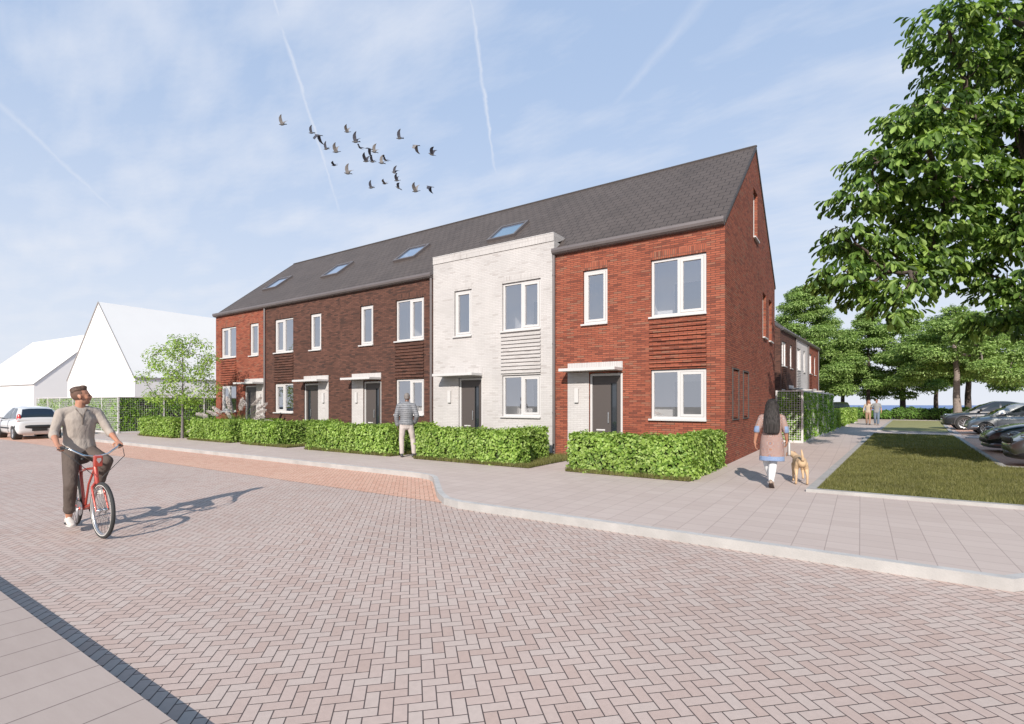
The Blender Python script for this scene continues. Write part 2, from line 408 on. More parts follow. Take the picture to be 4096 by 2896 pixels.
class MB:
    def __init__(s): s.v, s.f, s.m, s.mats = [], [], [], []
    def mi(s, m):
        if m not in s.mats: s.mats.append(m)
        return s.mats.index(m)
    def face(s, pts, m=None):
        b = len(s.v); s.v += [tuple(p) for p in pts]; s.f.append(tuple(range(b, b + len(pts)))); s.m.append(s.mi(m))
    def box(s, x0, x1, y0, y1, z0, z1, m=None):
        x0, x1 = sorted((x0, x1)); y0, y1 = sorted((y0, y1)); z0, z1 = sorted((z0, z1))
        b = len(s.v)
        s.v += [(x0, y0, z0), (x1, y0, z0), (x1, y1, z0), (x0, y1, z0), (x0, y0, z1), (x1, y0, z1), (x1, y1, z1), (x0, y1, z1)]
        for q in ((0, 3, 2, 1), (4, 5, 6, 7), (0, 1, 5, 4), (1, 2, 6, 5), (2, 3, 7, 6), (3, 0, 4, 7)):
            s.f.append(tuple(b + i for i in q)); s.m.append(s.mi(m))
        return s
    def prism(s, poly, z0, z1, m=None, mside=None):
        """poly: list of (x,y) counter-clockwise"""
        b = len(s.v); n = len(poly)
        s.v += [(x, y, z0) for x, y in poly] + [(x, y, z1) for x, y in poly]
        s.f.append(tuple(b + i for i in reversed(range(n)))); s.m.append(s.mi(mside or m))
        s.f.append(tuple(b + n + i for i in range(n))); s.m.append(s.mi(m))
        for i in range(n):
            j = (i + 1) % n; s.f.append((b + i, b + j, b + n + j, b + n + i)); s.m.append(s.mi(mside or m))
        return s
    def extr(s, prof, axis, a0, a1, m=None):
        """extrude a 2-D profile (list) along 'x' or 'y'; prof coordinates are the two other axes in order"""
        def P(p, a): return (a, p[0], p[1]) if axis == 'x' else (p[0], a, p[1])
        b = len(s.v); n = len(prof)
        s.v += [P(p, a0) for p in prof] + [P(p, a1) for p in prof]
        s.f.append(tuple(b + i for i in range(n))); s.f.append(tuple(b + n + i for i in reversed(range(n)))); s.m += [s.mi(m)] * 2
        for i in range(n):
            j = (i + 1) % n; s.f.append((b + i, b + n + i, b + n + j, b + j)); s.m.append(s.mi(m))
        return s
    def loft(s, pts, rad, hint=(0, 1, 0), n=10, m=None, cap=True, closed=False):
        """tube through pts; rad = r or (ra, rb); a is along the hint direction"""
        pts = [V(p) for p in pts]; rad = [(r, r) if not isinstance(r, (tuple, list)) else r for r in rad]
        hint = V(hint)
        rings = []
        P2, R2 = list(pts), list(rad)
        if cap and not closed:
            for end in (0, -1):
                d = (pts[end] - pts[1 if end == 0 else -2]).normalized(); ra, rb = rad[end]; rm = min(ra, rb)
                ex = [(pts[end] + d * rm * math.sin(a), (ra * math.cos(a) if a < 1.5 else ra * .08, rb * math.cos(a) if a < 1.5 else rb * .08)) for a in (0.5, 1.0, 1.55)]
                if end == 0:
                    for p, r in ex: P2.insert(0, p); R2.insert(0, r)
                else:
                    for p, r in ex: P2.append(p); R2.append(r)
        b = len(s.v); k = len(P2)
        for i, p in enumerate(P2):
            if closed: t = P2[(i + 1) % k] - P2[i - 1]
            else: t = P2[min(i + 1, k - 1)] - P2[max(i - 1, 0)]
            t.normalize()
            a = hint - t * hint.dot(t)
            if a.length < 1e-3: a = t.orthogonal()
            a.normalize(); c = t.cross(a)
            ra, rb = R2[i]
            for q in range(n):
                th = 2 * math.pi * q / n
                w = p + a * (ra * math.cos(th)) + c * (rb * math.sin(th)); s.v.append(tuple(w))
        for i in range(k if closed else k - 1):
            for q in range(n):
                q2 = (q + 1) % n; i2 = (i + 1) % k
                s.f.append((b + i * n + q, b + i * n + q2, b + i2 * n + q2, b + i2 * n + q)); s.m.append(s.mi(m))
        if not closed:
            s.f.append(tuple(b + q for q in reversed(range(n)))); s.f.append(tuple(b + (k - 1) * n + q for q in range(n))); s.m += [s.mi(m)] * 2
        return s
    def ell(s, c, r, rot=None, m=None, nu=14, nv=9):
        M = rot if rot is not None else Matrix.Identity(3); c = V(c); b = len(s.v)
        s.v.append(tuple(c + M @ V((0, 0, -r[2]))))
        for i in range(1, nv):
            ph = -math.pi / 2 + math.pi * i / nv
            for q in range(nu):
                th = 2 * math.pi * q / nu
                s.v.append(tuple(c + M @ V((r[0] * math.cos(ph) * math.cos(th), r[1] * math.cos(ph) * math.sin(th), r[2] * math.sin(ph)))))
        s.v.append(tuple(c + M @ V((0, 0, r[2]))))
        for q in range(nu):
            q2 = (q + 1) % nu
            s.f.append((b, b + 1 + q2, b + 1 + q)); s.m.append(s.mi(m))
            for i in range(nv - 2):
                o = b + 1 + i * nu; s.f.append((o + q, o + q2, o + nu + q2, o + nu + q)); s.m.append(s.mi(m))
            o = b + 1 + (nv - 2) * nu; s.f.append((o + q, o + q2, len(s.v) - 1)); s.m.append(s.mi(m))
        return s
    def mesh(s, name='m', smooth=False, uv=True):
        me = bpy.data.meshes.new(name); me.from_pydata(s.v, [], s.f)
        for m in s.mats:
            if m: me.materials.append(MATS[m])
        if len([m for m in s.mats if m]) > 1: me.polygons.foreach_set('material_index', s.m)
        if smooth: me.polygons.foreach_set('use_smooth', [True] * len(me.polygons))
        me.update()
        if uv: auto_uv(me)
        return me
    def build(s, name, parent=None, mat=None, smooth=False, bevel=0):
        if mat: s.mats = [mat]; s.m = [0] * len(s.f)
        o = new_obj(name, s.mesh(name, smooth), parent)
        if bevel:
            md = o.modifiers.new('bevel', 'BEVEL'); md.width = bevel; md.segments = 2; md.limit_method = 'ANGLE'
        return o


def evald(o):
    """bake modifiers of a temporary object and return the mesh"""
    dg = bpy.context.evaluated_depsgraph_get(); dg.update()
    me = bpy.data.meshes.new_from_object(o.evaluated_get(dg))
    old = o.data; bpy.data.objects.remove(o); bpy.data.meshes.remove(old)
    return me


def fuse(mb, name, parent, matname, voxel=0.012, smooth=4, sub=False, fac=0.5):
    o = new_obj('tmp', mb.mesh('tmp', uv=False))
    r = o.modifiers.new('r', 'REMESH'); r.mode = 'VOXEL'; r.voxel_size = voxel; r.use_smooth_shade = True
    if smooth:
        k = o.modifiers.new('s', 'SMOOTH'); k.iterations = smooth; k.factor = fac
    me = evald(o); me.name = name
    me.materials.clear()
    for m in ([matname] if isinstance(matname, str) else matname): me.materials.append(MATS[m])
    me.polygons.foreach_set('use_smooth', [True] * len(me.polygons))
    auto_uv(me)
    return new_obj(name, me, parent)


def bool_cut(o_mesh, cutter_mb, op='DIFFERENCE', slots=None):
    a = new_obj('tmpa', o_mesh); b = new_obj('tmpb', cutter_mb.mesh('c', uv=False))
    m = a.modifiers.new('b', 'BOOLEAN'); m.operation = op; m.solver = 'EXACT'; m.object = b
    me = evald(a); bpy.data.objects.remove(b)
    auto_uv(me)
    return me


def leaves_mesh(name, pos, nrm, axis, size, aspect, mats, shape='leaf', fold=0.15, taper=True):
    """many leaf blades at once. pos/nrm/axis: (n,3); size: (n,)"""
    n = len(pos); nrm = nrm / np.linalg.norm(nrm, axis=1)[:, None]
    axis = axis - (axis * nrm).sum(1)[:, None] * nrm; axis = axis / np.maximum(np.linalg.norm(axis, axis=1), 1e-6)[:, None]
    side = np.cross(nrm, axis)
    if shape == 'leaf':       # six-cornered blade folded on its midrib
        T = [(0, 0, 0), (0.35, 0.5, 1), (0.75, 0.42, 1), (1, 0, 0.2), (0.75, -0.42, 1), (0.35, -0.5, 1)]
        F = [(0, 1, 2, 3), (0, 3, 4, 5)]
    elif shape == 'lobed':
        T = [(0, 0, 0), (0.25, 0.22, .6), (0.5, 0.5, 1), (0.85, 0.45, .8), (1, 0, 0), (0.85, -0.45, .8), (0.5, -0.5, 1), (0.25, -0.22, .6)]
        F = [(0, 1, 2, 3, 4), (0, 4, 5, 6, 7)]
    else:                     # grass blade
        T = [(0, -0.5, 0), (0, 0.5, 0), (1, 0, 0.6)]
        F = [(0, 1, 2)]
    k = len(T)
    vs = np.empty((n, k, 3), np.float32); s = size[:, None]
    for i, (u, w, h) in enumerate(T):
        vs[:, i] = pos + axis * s * u + side * s * aspect * w + nrm * s * (h * fold)
    me = bpy.data.meshes.new(name)
    nf = len(F); lt = np.tile([len(f) for f in F], n); tot = int(lt.sum())
    idx = np.concatenate([np.array(f) for f in F]); loops = (np.arange(n)[:, None] * k + idx[None]).ravel().astype(np.int32)
    me.vertices.add(n * k); me.vertices.foreach_set('co', vs.ravel())
    me.loops.add(tot); me.loops.foreach_set('vertex_index', loops)
    me.polygons.add(n * nf); me.polygons.foreach_set('loop_start', np.concatenate([[0], np.cumsum(lt)[:-1]]).astype(np.int32))
    for m in mats: me.materials.append(MATS[m])
    mi = rng.choice(len(mats), n, p=[0.45, 0.27, 0.28][:len(mats)] if len(mats) == 3 else None)
    me.polygons.foreach_set('material_index', np.repeat(mi, nf).astype(np.int32))
    me.update(calc_edges=True)
    return me


def rnd_dirs(n):
    v = rng.normal(size=(n, 3)); return v / np.linalg.norm(v, axis=1)[:, None]


LM = lambda k: ['%s_leaf_%s' % (k, c) for c in 'abc']

# ---------------------------------------------------------------- ground, road, pavement
def offset_line(pts, w):
    out = []
    P = [V((*p, 0)) for p in pts]
    for i, p in enumerate(P):
        a = (p - P[i - 1]).normalized() if i else (P[1] - p).normalized()
        b = (P[i + 1] - p).normalized() if i < len(P) - 1 else a
        na, nb = V((-a.y, a.x, 0)), V((-b.y, b.x, 0)); n = (na + nb).normalized()
        q = p + n * (w / max(0.3, n.dot(na))); out.append((q.x, q.y))
    return out


def sheet(name, poly, z, m, kind='structure'):
    mb = MB(); mb.face([(x, y, z) for x, y in poly], m)
    return tag(mb.build(name), kind=kind)


def kerb(name, pts, w, z0, z1, m='concrete_kerb', bevel=0.008, mtop=None):
    q = offset_line(pts, w); mb = MB()
    for i in range(len(pts) - 1):
        a, b, c, d = pts[i], pts[i + 1], q[i + 1], q[i]
        mb.face([(*a, z0), (*b, z0), (*b, z1), (*a, z1)], m)
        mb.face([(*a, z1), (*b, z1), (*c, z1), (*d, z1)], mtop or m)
        mb.face([(*d, z0), (*d, z1), (*c, z1), (*c, z0)], m)
    for k, (a, d) in enumerate(((pts[0], q[0]), (pts[-1], q[-1]))):
        f = [(*a, z0), (*a, z1), (*d, z1), (*d, z0)]; mb.face(f if k == 0 else f[::-1], m)
    return tag(mb.build(name), kind='structure')


def P3(l): return [tuple(p) for p in l]


mb = MB(); mb.face([(-700, -200, -0.14), (700, -200, -0.14), (700, 56.6, -0.14), (-700, 56.6, -0.14)], 'soil'); tag(mb.build('ground'), kind='structure')
mb = MB(); mb.face([(-900, 56.6, -0.6), (900, 56.6, -0.6), (900, 600, -0.6), (-900, 600, -0.6)], 'sea'); tag(mb.build('sea'), kind='structure')
mb = MB(); mb.box(-700, 700, 56.6, 57.2, -0.8, -0.02, 'concrete_kerb'); tag(mb.build('shore_wall'), kind='structure')

sheet('road', [(-95, -12.05), (60, -12.05), (60, -2.9), (-95, -2.9)], -0.11, 'road_pavers')
KL = [(-95, -5.12), (-5.5, -5.12), (-5.07, -5.14), (-4.78, -5.21), (-4.52, -5.37), (-4.28, -5.60), (-3.32, -6.56), (-3.08, -6.77), (-2.77, -7.0), (-2.38, -7.12), (3.79, -7.14), (7.4, -3.15), (60, -3.1)]
sheet('parking_strip', [(-95, -6.92), (-2.62, -6.92), (-2.62, -5.0), (-95, -5.0)], -0.106, 'orange_pavers')
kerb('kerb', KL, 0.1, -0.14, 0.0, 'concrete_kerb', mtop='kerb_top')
inner = offset_line(KL, 0.1)
sheet('pavement', [(-95, 48.5)] + inner + [(60, 48.5)], -0.003, 'pavement_slabs')
mb = MB(); mb.box(-95, 60, -24, -12.05, -0.14, 0.0, 'near_slabs'); o = mb.build('near_pavement'); tag(o, kind='structure')

# lawns right of the path and their kerbs (the park strip runs 3.4 degrees off the houses)
L1 = [(1.94, -3.15), (14, -3.10), (14, 3.0), (5.52, 3.0), (6.30, 17.4), (3.18, 17.4)]
kerb('lawn_kerb', [(3.10, 17.5), (1.94, -3.15), (14, -3.10)], 0.13, -0.1, 0.05)
kerb('lawn_kerb', [(14, 3.12), (5.50, 3.12), (6.30, 17.55), (3.12, 17.55)], 0.13, -0.1, 0.05)
sheet('lawn', [(2.06, -3.0), (13.9, -2.95), (13.9, 3.0), (5.36, 3.0), (6.15, 17.4), (3.25, 17.4)], 0.03, 'lawn')
kerb('lawn_kerb', [(4.86, 41.9), (3.42, 20.7), (6.52, 20.25), (8.22, 41.7), (4.86, 41.95)], 0.15, -0.1, 0.05)
sheet('lawn', [(5.0, 41.7), (3.6, 20.85), (6.4, 20.4), (8.05, 41.55)], 0.03, 'lawn_smooth')
sheet('parking_bays', [(5.55, 3.15), (20, 3.15), (20, 15.9), (6.30, 15.9)], 0.004, 'orange_pavers')
sheet('parking_bays', [(6.62, 18.4), (20, 18.4), (20, 41.0), (8.3, 41.0)], 0.004, 'orange_pavers')
kerb('kerb', [(20, 15.95), (6.4, 15.95)], 0.14, -0.1, 0.03)
kerb('kerb', [(20, 18.25), (6.6, 18.25)], 0.14, -0.1, 0.03)


# ---------------------------------------------------------------- houses
EAVE, RIDGE, RY = 5.95, 9.46, 4.33
SL = (RIDGE - EAVE) / RY


def wall_grid(mb, xs, zs, holes, y, depth, m, mrev=None):
    """front skin facing -y with openings and their reveals"""
    X_ = sorted(set([xs[0], xs[1]] + [v for h in holes for v in h[:2]])); Z_ = sorted(set([zs[0], zs[1]] + [v for h in holes for v in h[2:]]))
    for i in range(len(X_) - 1):
        for j in range(len(Z_) - 1):
            cx, cz = (X_[i] + X_[i + 1]) / 2, (Z_[j] + Z_[j + 1]) / 2
            if any(h[0] < cx < h[1] and h[2] < cz < h[3] for h in holes): continue
            mb.face([(X_[i], y, Z_[j]), (X_[i + 1], y, Z_[j]), (X_[i + 1], y, Z_[j + 1]), (X_[i], y, Z_[j + 1])], m)
    for a, b, c, d in holes:
        r = mrev or m
        mb.face([(a, y, c), (a, y, d), (a, y + depth, d), (a, y + depth, c)], r)
        mb.face([(b, y, d), (b, y, c), (b, y + depth, c), (b, y + depth, d)], r)
        mb.face([(a, y, d), (b, y, d), (b, y + depth, d), (a, y + depth, d)], r)
        mb.face([(b, y, c), (a, y, c), (a, y + depth, c), (b, y + depth, c)], r)


def frame_ring(mb, a, b, c, d, w, y0, y1, m):
    mb.box(a, b, y0, y1, c, c + w, m); mb.box(a, b, y0, y1, d - w, d, m)
    mb.box(a, a + w, y0, y1, c + w, d - w, m); mb.box(b - w, b, y0, y1, c + w, d - w, m)


def window(root, a, b, c, d, kind, mir, low=False):
    """a..b x c..d in local x,z; kind: 'double' or 'single'"""
    g = 0.012
    mb = MB(); frame_ring(mb, a, b, c, d, g + 0.004, 0.105, 0.16, 'dark_gap')
    fr = MB()
    x0, x1, z0, z1 = a + g, b - g, c + 0.012, d - g
    frame_ring(fr, x0, x1, z0, z1, 0.058, 0.055, 0.125, 'white_paint')
    panes = []
    if kind == 'double':
        xm = (b - 0.685) if not mir else (a + 0.685)
        fr.box(xm - 0.035, xm + 0.035, 0.055, 0.125, z0 + 0.058, z1 - 0.058, 'white_paint')
        L = (x0 + 0.058, xm - 0.035); Rr = (xm + 0.035, x1 - 0.058)
        sash, fixed = (Rr, L) if not mir else (L, Rr)
        panes.append((*fixed, z0 + 0.058, z1 - 0.058))
    else: sash = (x0 + 0.058, x1 - 0.058)
    w = root_frame = fr.build('window', root)
    sm = MB(); s0, s1, t0, t1 = sash[0] + 0.006, sash[1] - 0.006, z0 + 0.064, z1 - 0.064
    frame_ring(sm, s0, s1, t0, t1, 0.062, 0.045, 0.11, 'white_paint'); sm.build('sash', w)
    panes.append((s0 + 0.06, s1 - 0.06, t0 + 0.06, t1 - 0.06))
    pm = MB()
    for p in panes:
        pm.face([(p[0], 0.095, p[2]), (p[1], 0.095, p[2]), (p[1], 0.095, p[3]), (p[0], 0.095, p[3])], 'window_glass')
    pm.build('pane', w)
    sl = MB(); sl.box(a - 0.045, b + 0.012, -0.07, 0.06, c - 0.035, c + 0.012, 'white_paint') if not mir else sl.box(a - 0.045, b + 0.012, -0.07, 0.06, c - 0.035, c + 0.012, 'white_paint')
    sl.build('sill', w, bevel=0.004)
    mb.build('seal', w)
    return w


def house(xa, xl, xr, mir, mat_, label, loc=None, rz=0, parapet=False, gable_r=False, gable_l=False, skylight=None, pipe=None, group=None, gable_slits=True):
    root = empty('row_house', loc or (xa, 0, 0), rz, label, 'house', group)
    s = 1 if mir else -1
    def O(o0, o1): return tuple(sorted((s * o0, s * o1)))
    B, SO = mat_ + '_brick', mat_ + '_soldier'
    big, nar, door = O(0.43, 1.83), O(3.04, 3.78), O(2.60, 3.587)
    holes = [(*big, 3.72, 5.22), (*big, 1.08, 2.36), (*nar, 3.70, 5.22), (*door, 0.0, 2.33)]
    top = 6.24 if parapet else EAVE - 0.06
    fx0, fx1 = xl + (0.3 if gable_l else 0), xr - (0.3 if gable_r else 0)
    wl = MB(); wall_grid(wl, (fx0, fx1), (-0.02, top), holes, 0.0, 0.16, B)
    wl.face([(fx1, 8.66, -0.02), (fx0, 8.66, -0.02), (fx0, 8.66, EAVE - 0.06), (fx1, 8.66, EAVE - 0.06)], B)
    # inner leaf, floors, ceilings and cross walls: what one sees through the panes
    for a, b in ((fx0, fx0 + 0.08), (fx1 - 0.08, fx1)): wl.box(a, b, 0.16, 8.5, 0.0, 5.8, 'plaster')
    wl.box(fx0 + 0.08, fx1 - 0.08, 0.17, 8.5, 2.58, 2.86, 'plaster'); wl.box(fx0 + 0.08, fx1 - 0.08, 0.17, 8.5, 5.5, 5.72, 'plaster')
    wl.box(fx0 + 0.08, fx1 - 0.08, 0.17, 8.5, -0.02, 0.03, 'inner_floor'); wl.box(fx0 + 0.08, fx1 - 0.08, 0.17, 8.5, 2.861, 2.88, 'inner_floor')
    wl.box(fx0 + 0.08, fx1 - 0.08, 1.7, 1.8, 0.03, 2.58, 'plaster'); wl.box(fx0 + 0.08, fx1 - 0.08, 1.7, 1.8, 2.88, 5.5, 'plaster')
    m_ = O(2.2, 2.28); wl.box(*m_, 0.17, 1.7, 2.88, 5.5, 'plaster'); m_ = O(2.3, 2.38); wl.box(*m_, 0.17, 1.7, 0.03, 2.58, 'plaster')
    d_ = O(0.9, 1.7); wl.box(*d_, 1.68, 1.7, 2.88, 4.9, 'door_paint'); wl.box(*d_, 1.68, 1.7, 0.03, 2.1, 'door_paint')
    for h in holes:          # plaster edge behind each opening, closing the cavity
        frame_ring(wl, h[0] - 0.02, h[1] + 0.02, h[2] - 0.02, h[3] + 0.02, 0.03, 0.161, 0.20, 'plaster')
    wl.build('wall', root)
    for nm, gx0, gx1, on in (('gable_wall', xr - 0.3, xr, gable_r), ('gable_wall', xl, xl + 0.3, gable_l)):
        if not on: continue
        prof = [(0, -0.02), (8.66, -0.02), (8.66, EAVE - 0.06), (RY, RIDGE - 0.05), (0, EAVE - 0.06)]
        g = MB(); g.extr([(y, z) for y, z in prof], 'x', gx0, gx1, B)
        me = g.mesh(nm)
        if gx1 == xr and gable_slits:
            c = MB(); slits = [(3.98, 4.72, 6.58, 8.08), (5.78, 6.52, 3.71, 5.2), (7.15, 7.88, 3.71, 5.2)]
            for a, b, z0, z1 in slits: c.box(gx1 - 0.16, gx1 + 0.1, a, b, z0, z1)
            for a, b in ((0.86, 1.61), (2.28, 3.04)): c.box(gx1 - 0.06, gx1 + 0.1, a, b, 1.09, 2.37)
            me = bool_cut(me, c)
            gw = new_obj(nm, me, root)
            for a, b in ((0.86, 1.61), (2.28, 3.04)):
                q = MB(); q.box(gx1 - 0.05, gx1 - 0.002, a + 0.035, b - 0.035, 1.125, 2.335, B); q.box(gx1 - 0.0595, gx1 - 0.05, a + .001, b - .001, 1.091, 2.369, 'dark_gap'); pn_ = q.build('blind_panel', gw)
                q = MB()
                for yy0, yy1, zz0, zz1 in ((a - .03, b + .03, 1.06, 1.089), (a - .03, b + .03, 2.371, 2.40), (a - .03, a - .001, 1.089, 2.371), (b + .001, b + .03, 1.089, 2.371)): q.box(gx1 + .001, gx1 + .028, yy0, yy1, zz0, zz1, 'verge')
                q.build('panel_frame', gw)
            for a, b, z0, z1 in slits:
                q = MB(); x = gx1 - 0.12
                for yy0, yy1, zz0, zz1 in ((a + .01, b - .01, z0 + .01, z0 + .07), (a + .01, b - .01, z1 - .07, z1 - .01), (a + .01, a + .07, z0 + .07, z1 - .07), (b - .07, b - .01, z0 + .07, z1 - .07)):
                    q.box(x - 0.035, x + 0.03, yy0, yy1, zz0, zz1, 'white_paint')
                w = q.build('window', root)
                q = MB(); q.face([(x, a + .07, z0 + .07), (x, b - .07, z0 + .07), (x, b - .07, z1 - .07), (x, a + .07, z1 - .07)], 'dark_glass'); q.build('pane', w)
                q = MB(); q.box(x + 0.03, gx1 + 0.07, a - 0.02, b + 0.03, z0 - 0.035, z0 + 0.012, 'white_paint'); q.build('sill', w, bevel=0.004)
        else: gw = new_obj(nm, me, root)
    # roof
    rf = MB(); t = 0.09; y0 = -0.06; yb = 8.66 + 0.06
    yf = 0.42 if parapet else y0
    prof = [(yf, EAVE + SL * yf), (RY, RIDGE), (yb, EAVE + SL * y0), (yb, EAVE + SL * y0 - t), (RY, RIDGE - t * 1.3), (yf, EAVE + SL * yf - t)]
    e0, e1 = (xl - 0.0, xr + (0.006 if gable_r else 0.0))
    rf.extr(prof[::-1], 'x', e0, e1, 'roof_tiles'); roof = rf.build('roof', root)
    for on, gx0, gx1 in ((gable_r, xr + 0.004, xr + 0.03), (gable_l, xl - 0.03, xl - 0.004)):
        if on:
            q = MB(); pr = [(y0, EAVE + SL * y0 + .012), (RY, RIDGE + .015), (yb, EAVE + SL * y0 + .012), (yb, EAVE + SL * y0 - .07), (RY, RIDGE - .09), (y0, EAVE + SL * y0 - .07)]
            q.extr(pr[::-1], 'x', gx0, gx1, 'verge'); q.build('verge_trim', root)
    q = MB(); q.loft([(e0, RY, RIDGE + 0.005), (e1, RY, RIDGE + 0.005)], [0.045, 0.045], hint=(0, 1, 0), n=8, m='verge'); q.build('ridge_cap', roof)
    if skylight is not None:
        cxs = skylight; hw = 0.6; f = MB(); n_ = V((0, -SL, 1)).normalized(); tt = V((0, 1, SL)).normalized()
        def RP(x, y, h): p = V((x, y, EAVE + SL * y)) + n_ * h; return tuple(p)
        def rbox(mb, x0, x1, ya, yb_, h0, h1, m):
            b = len(mb.v)
            mb.v += [RP(x0, ya, h0), RP(x1, ya, h0), RP(x1, yb_, h0), RP(x0, yb_, h0), RP(x0, ya, h1), RP(x1, ya, h1), RP(x1, yb_, h1), RP(x0, yb_, h1)]
            for qd in ((0, 3, 2, 1), (4, 5, 6, 7), (0, 1, 5, 4), (1, 2, 6, 5), (2, 3, 7, 6), (3, 0, 4, 7)):
                mb.f.append(tuple(b + i for i in qd)); mb.m.append(mb.mi(m))
        ya, yb_ = 1.58, 2.52
        for a in ((cxs - hw, cxs + hw, ya, ya + .07), (cxs - hw, cxs + hw, yb_ - .07, yb_), (cxs - hw, cxs - hw + .09, ya + .07, yb_ - .07), (cxs + hw - .09, cxs + hw, ya + .07, yb_ - .07)):
            rbox(f, *a, -0.02, 0.09, 'zinc')
        fo = f.build('skylight', root); g = MB(); rbox(g, cxs - hw + .09, cxs + hw - .09, ya + .07, yb_ - .07, 0.03, 0.05, 'sky_pane'); g.build('pane', fo)
    # gutter and pipes
    g0, g1 = xl, xr
    if not parapet:
        q = MB(); pr = [(-0.175, 5.965), (-0.185, 5.90), (-0.165, 5.84), (-0.11, 5.80), (-0.004, 5.79), (-0.004, 5.812), (-0.10, 5.82), (-0.15, 5.86), (-0.16, 5.955)]
        q.extr([(a, b) for a, b in pr], 'x', g0, g1 - 0.0, 'zinc'); q.build('gutter', root)
    q = MB(); q.extr([(8.67, 5.82), (8.82, 5.84), (8.83, 5.95), (8.67, 5.93)], 'x', g0, g1, 'zinc'); q.build('gutter', root)
    if pipe is not None:
        q = MB(); q.loft([(pipe, -0.05, -0.0), (pipe, -0.05, 5.83)], [0.045, 0.045], hint=(1, 0, 0), n=12, m='zinc', cap=False)
        for z in (1.2, 3.2, 5.2): q.loft([(pipe, -0.05, z), (pipe, -0.05, z + .04)], [0.053, 0.053], hint=(1, 0, 0), n=12, m='zinc', cap=False)
        q.build('downpipe', root, smooth=False)
    if parapet:
        q = MB(); yt = (6.48 - EAVE) / SL + 0.02
        q.extr([(-0.025, 6.24), (0.20, 6.24), (yt, 6.45), (yt, 6.47), (-0.025, 6.47)], 'x', xl + 0.002, xr - 0.002, SO); q.build('parapet', root)
        q = MB(); q.box(xl, xr, -0.035, yt, 6.471, 6.49, 'white_paint'); q.build('coping', root)
        for xx0, xx1 in ((xl + 0.002, xl + .1), (xr - .1, xr - 0.002)):
            q = MB(); q.extr([(0.001, 5.7), (0.46, 6.2), (0.46, 6.239), (0.001, 6.239)], 'x', xx0, xx1, B); q.build('parapet_cheek', root)
    # soldier courses over the openings
    for h in (big, nar):
        q = MB(); q.box(h[0], h[1], -0.003, 0.0, 5.22, 5.42, SO); q.build('lintel', root)
    # projecting brick courses between the two wide windows
    q = MB(); rb = O(0.42, 1.855)
    for k in range(11):
        z = 2.415 + k * 0.1135; q.box(rb[0], rb[1], -0.045, 0.0, z, z + 0.055, B)
    q.build('brick_relief', root)
    window(root, *big, 3.72, 5.22, 'double', mir); window(root, *big, 1.08, 2.36, 'double', mir); window(root, *nar, 3.70, 5.22, 'single', mir)
    # entrance
    pn = O(3.592, 4.262); q = MB(); q.box(*pn, -0.006, 0.0, -0.02, 2.36, 'white_brick'); q.build('entrance_panel', root)
    lt = O(2.60, 4.262); q = MB(); q.box(*lt, -0.008, 0.0, 2.43, 2.63, 'white_soldier'); q.build('entrance_lintel', root)
    q = MB(); q.box(*lt, -0.56, -0.0, 2.375, 2.455, 'white_paint'); q.build('canopy', root, bevel=0.006)
    q = MB(); a, b = door[0] + .012, door[1] - .012
    q.box(a, a + .06, 0.04, 0.12, 0, 2.31, 'white_paint'); q.box(b - .06, b, 0.04, 0.12, 0, 2.31, 'white_paint'); q.box(a + .06, b - .06, 0.04, 0.12, 2.25, 2.31, 'white_paint')
    q.box(a, b, 0.0, 0.13, -0.01, 0.02, 'kerb_top')
    q.box(a, a + .0, .1, .14, 0, 2.3, 'dark_gap')
    fr = q.build('door_frame', root)
    q = MB(); da, db = a + .064, b - .064
    sl = (s * 2.79, s * 2.97); sl = tuple(sorted(sl))
    wall_grid(q, (da, db), (0.025, 2.245), [(*sl, 0.22, 2.05)], 0.075, 0.03, 'door_paint', 'black_plastic')
    dr = q.build('door', root)
    q = MB(); q.face([(sl[0], 0.104, 0.22), (sl[1], 0.104, 0.22), (sl[1], 0.104, 2.05), (sl[0], 0.104, 2.05)], 'dark_glass'); frame_ring(q, *sl, 0.22, 2.05, 0.018, 0.068, 0.10, 'black_plastic'); q.build('door_glass', dr)
    lb = O(3.14, 3.40); q = MB(); q.box(*lb, 0.066, 0.075, 0.735, 0.775, 'white_paint'); q.build('letterbox', dr)
    hx = s * 3.03; q = MB(); q.box(hx - .012, hx + .012, 0.03, 0.045, 0.95, 1.25, 'alu'); q.box(hx - .008, hx + .008, 0.04, 0.075, 0.97, 0.99, 'alu'); q.box(hx - .008, hx + .008, 0.04, 0.075, 1.21, 1.23, 'alu'); q.build('door_handle', dr)
    lp = O(3.90, 4.02); q = MB(); q.box(*lp, -0.075, -0.006, 1.51, 1.915, 'white_paint'); q.build('wall_lamp', root, bevel=0.006)
    return root



GR = 'terraced houses along the street'
house(0, -4.71, 0, False, 'red', 'red brick corner house with tall gable and slit windows in the side wall', gable_r=True, pipe=-4.69, group=GR)
house(-4.74, -4.72, 0.03, False, 'white', 'white brick house whose front wall rises above the eaves, between brown and red houses', parapet=True, skylight=-3.0, group=GR)
house(-9.47, -4.99, 0.01, False, 'brown', 'dark brown brick house directly beside the white house, man before its wide window', pipe=-0.05, skylight=-3.05, group=GR)
house(-19.44, -0.25, 4.98, True, 'brown', 'dark brown brick house beside the far red house, door right of its wide window', skylight=2.15, group=GR)
house(-24.1, -0.09, 4.41, True, 'red', 'narrow red brick end house, farthest left of the row, behind the pampas grass', gable_l=True, gable_slits=False, skylight=2.0, pipe=4.36, group=GR)

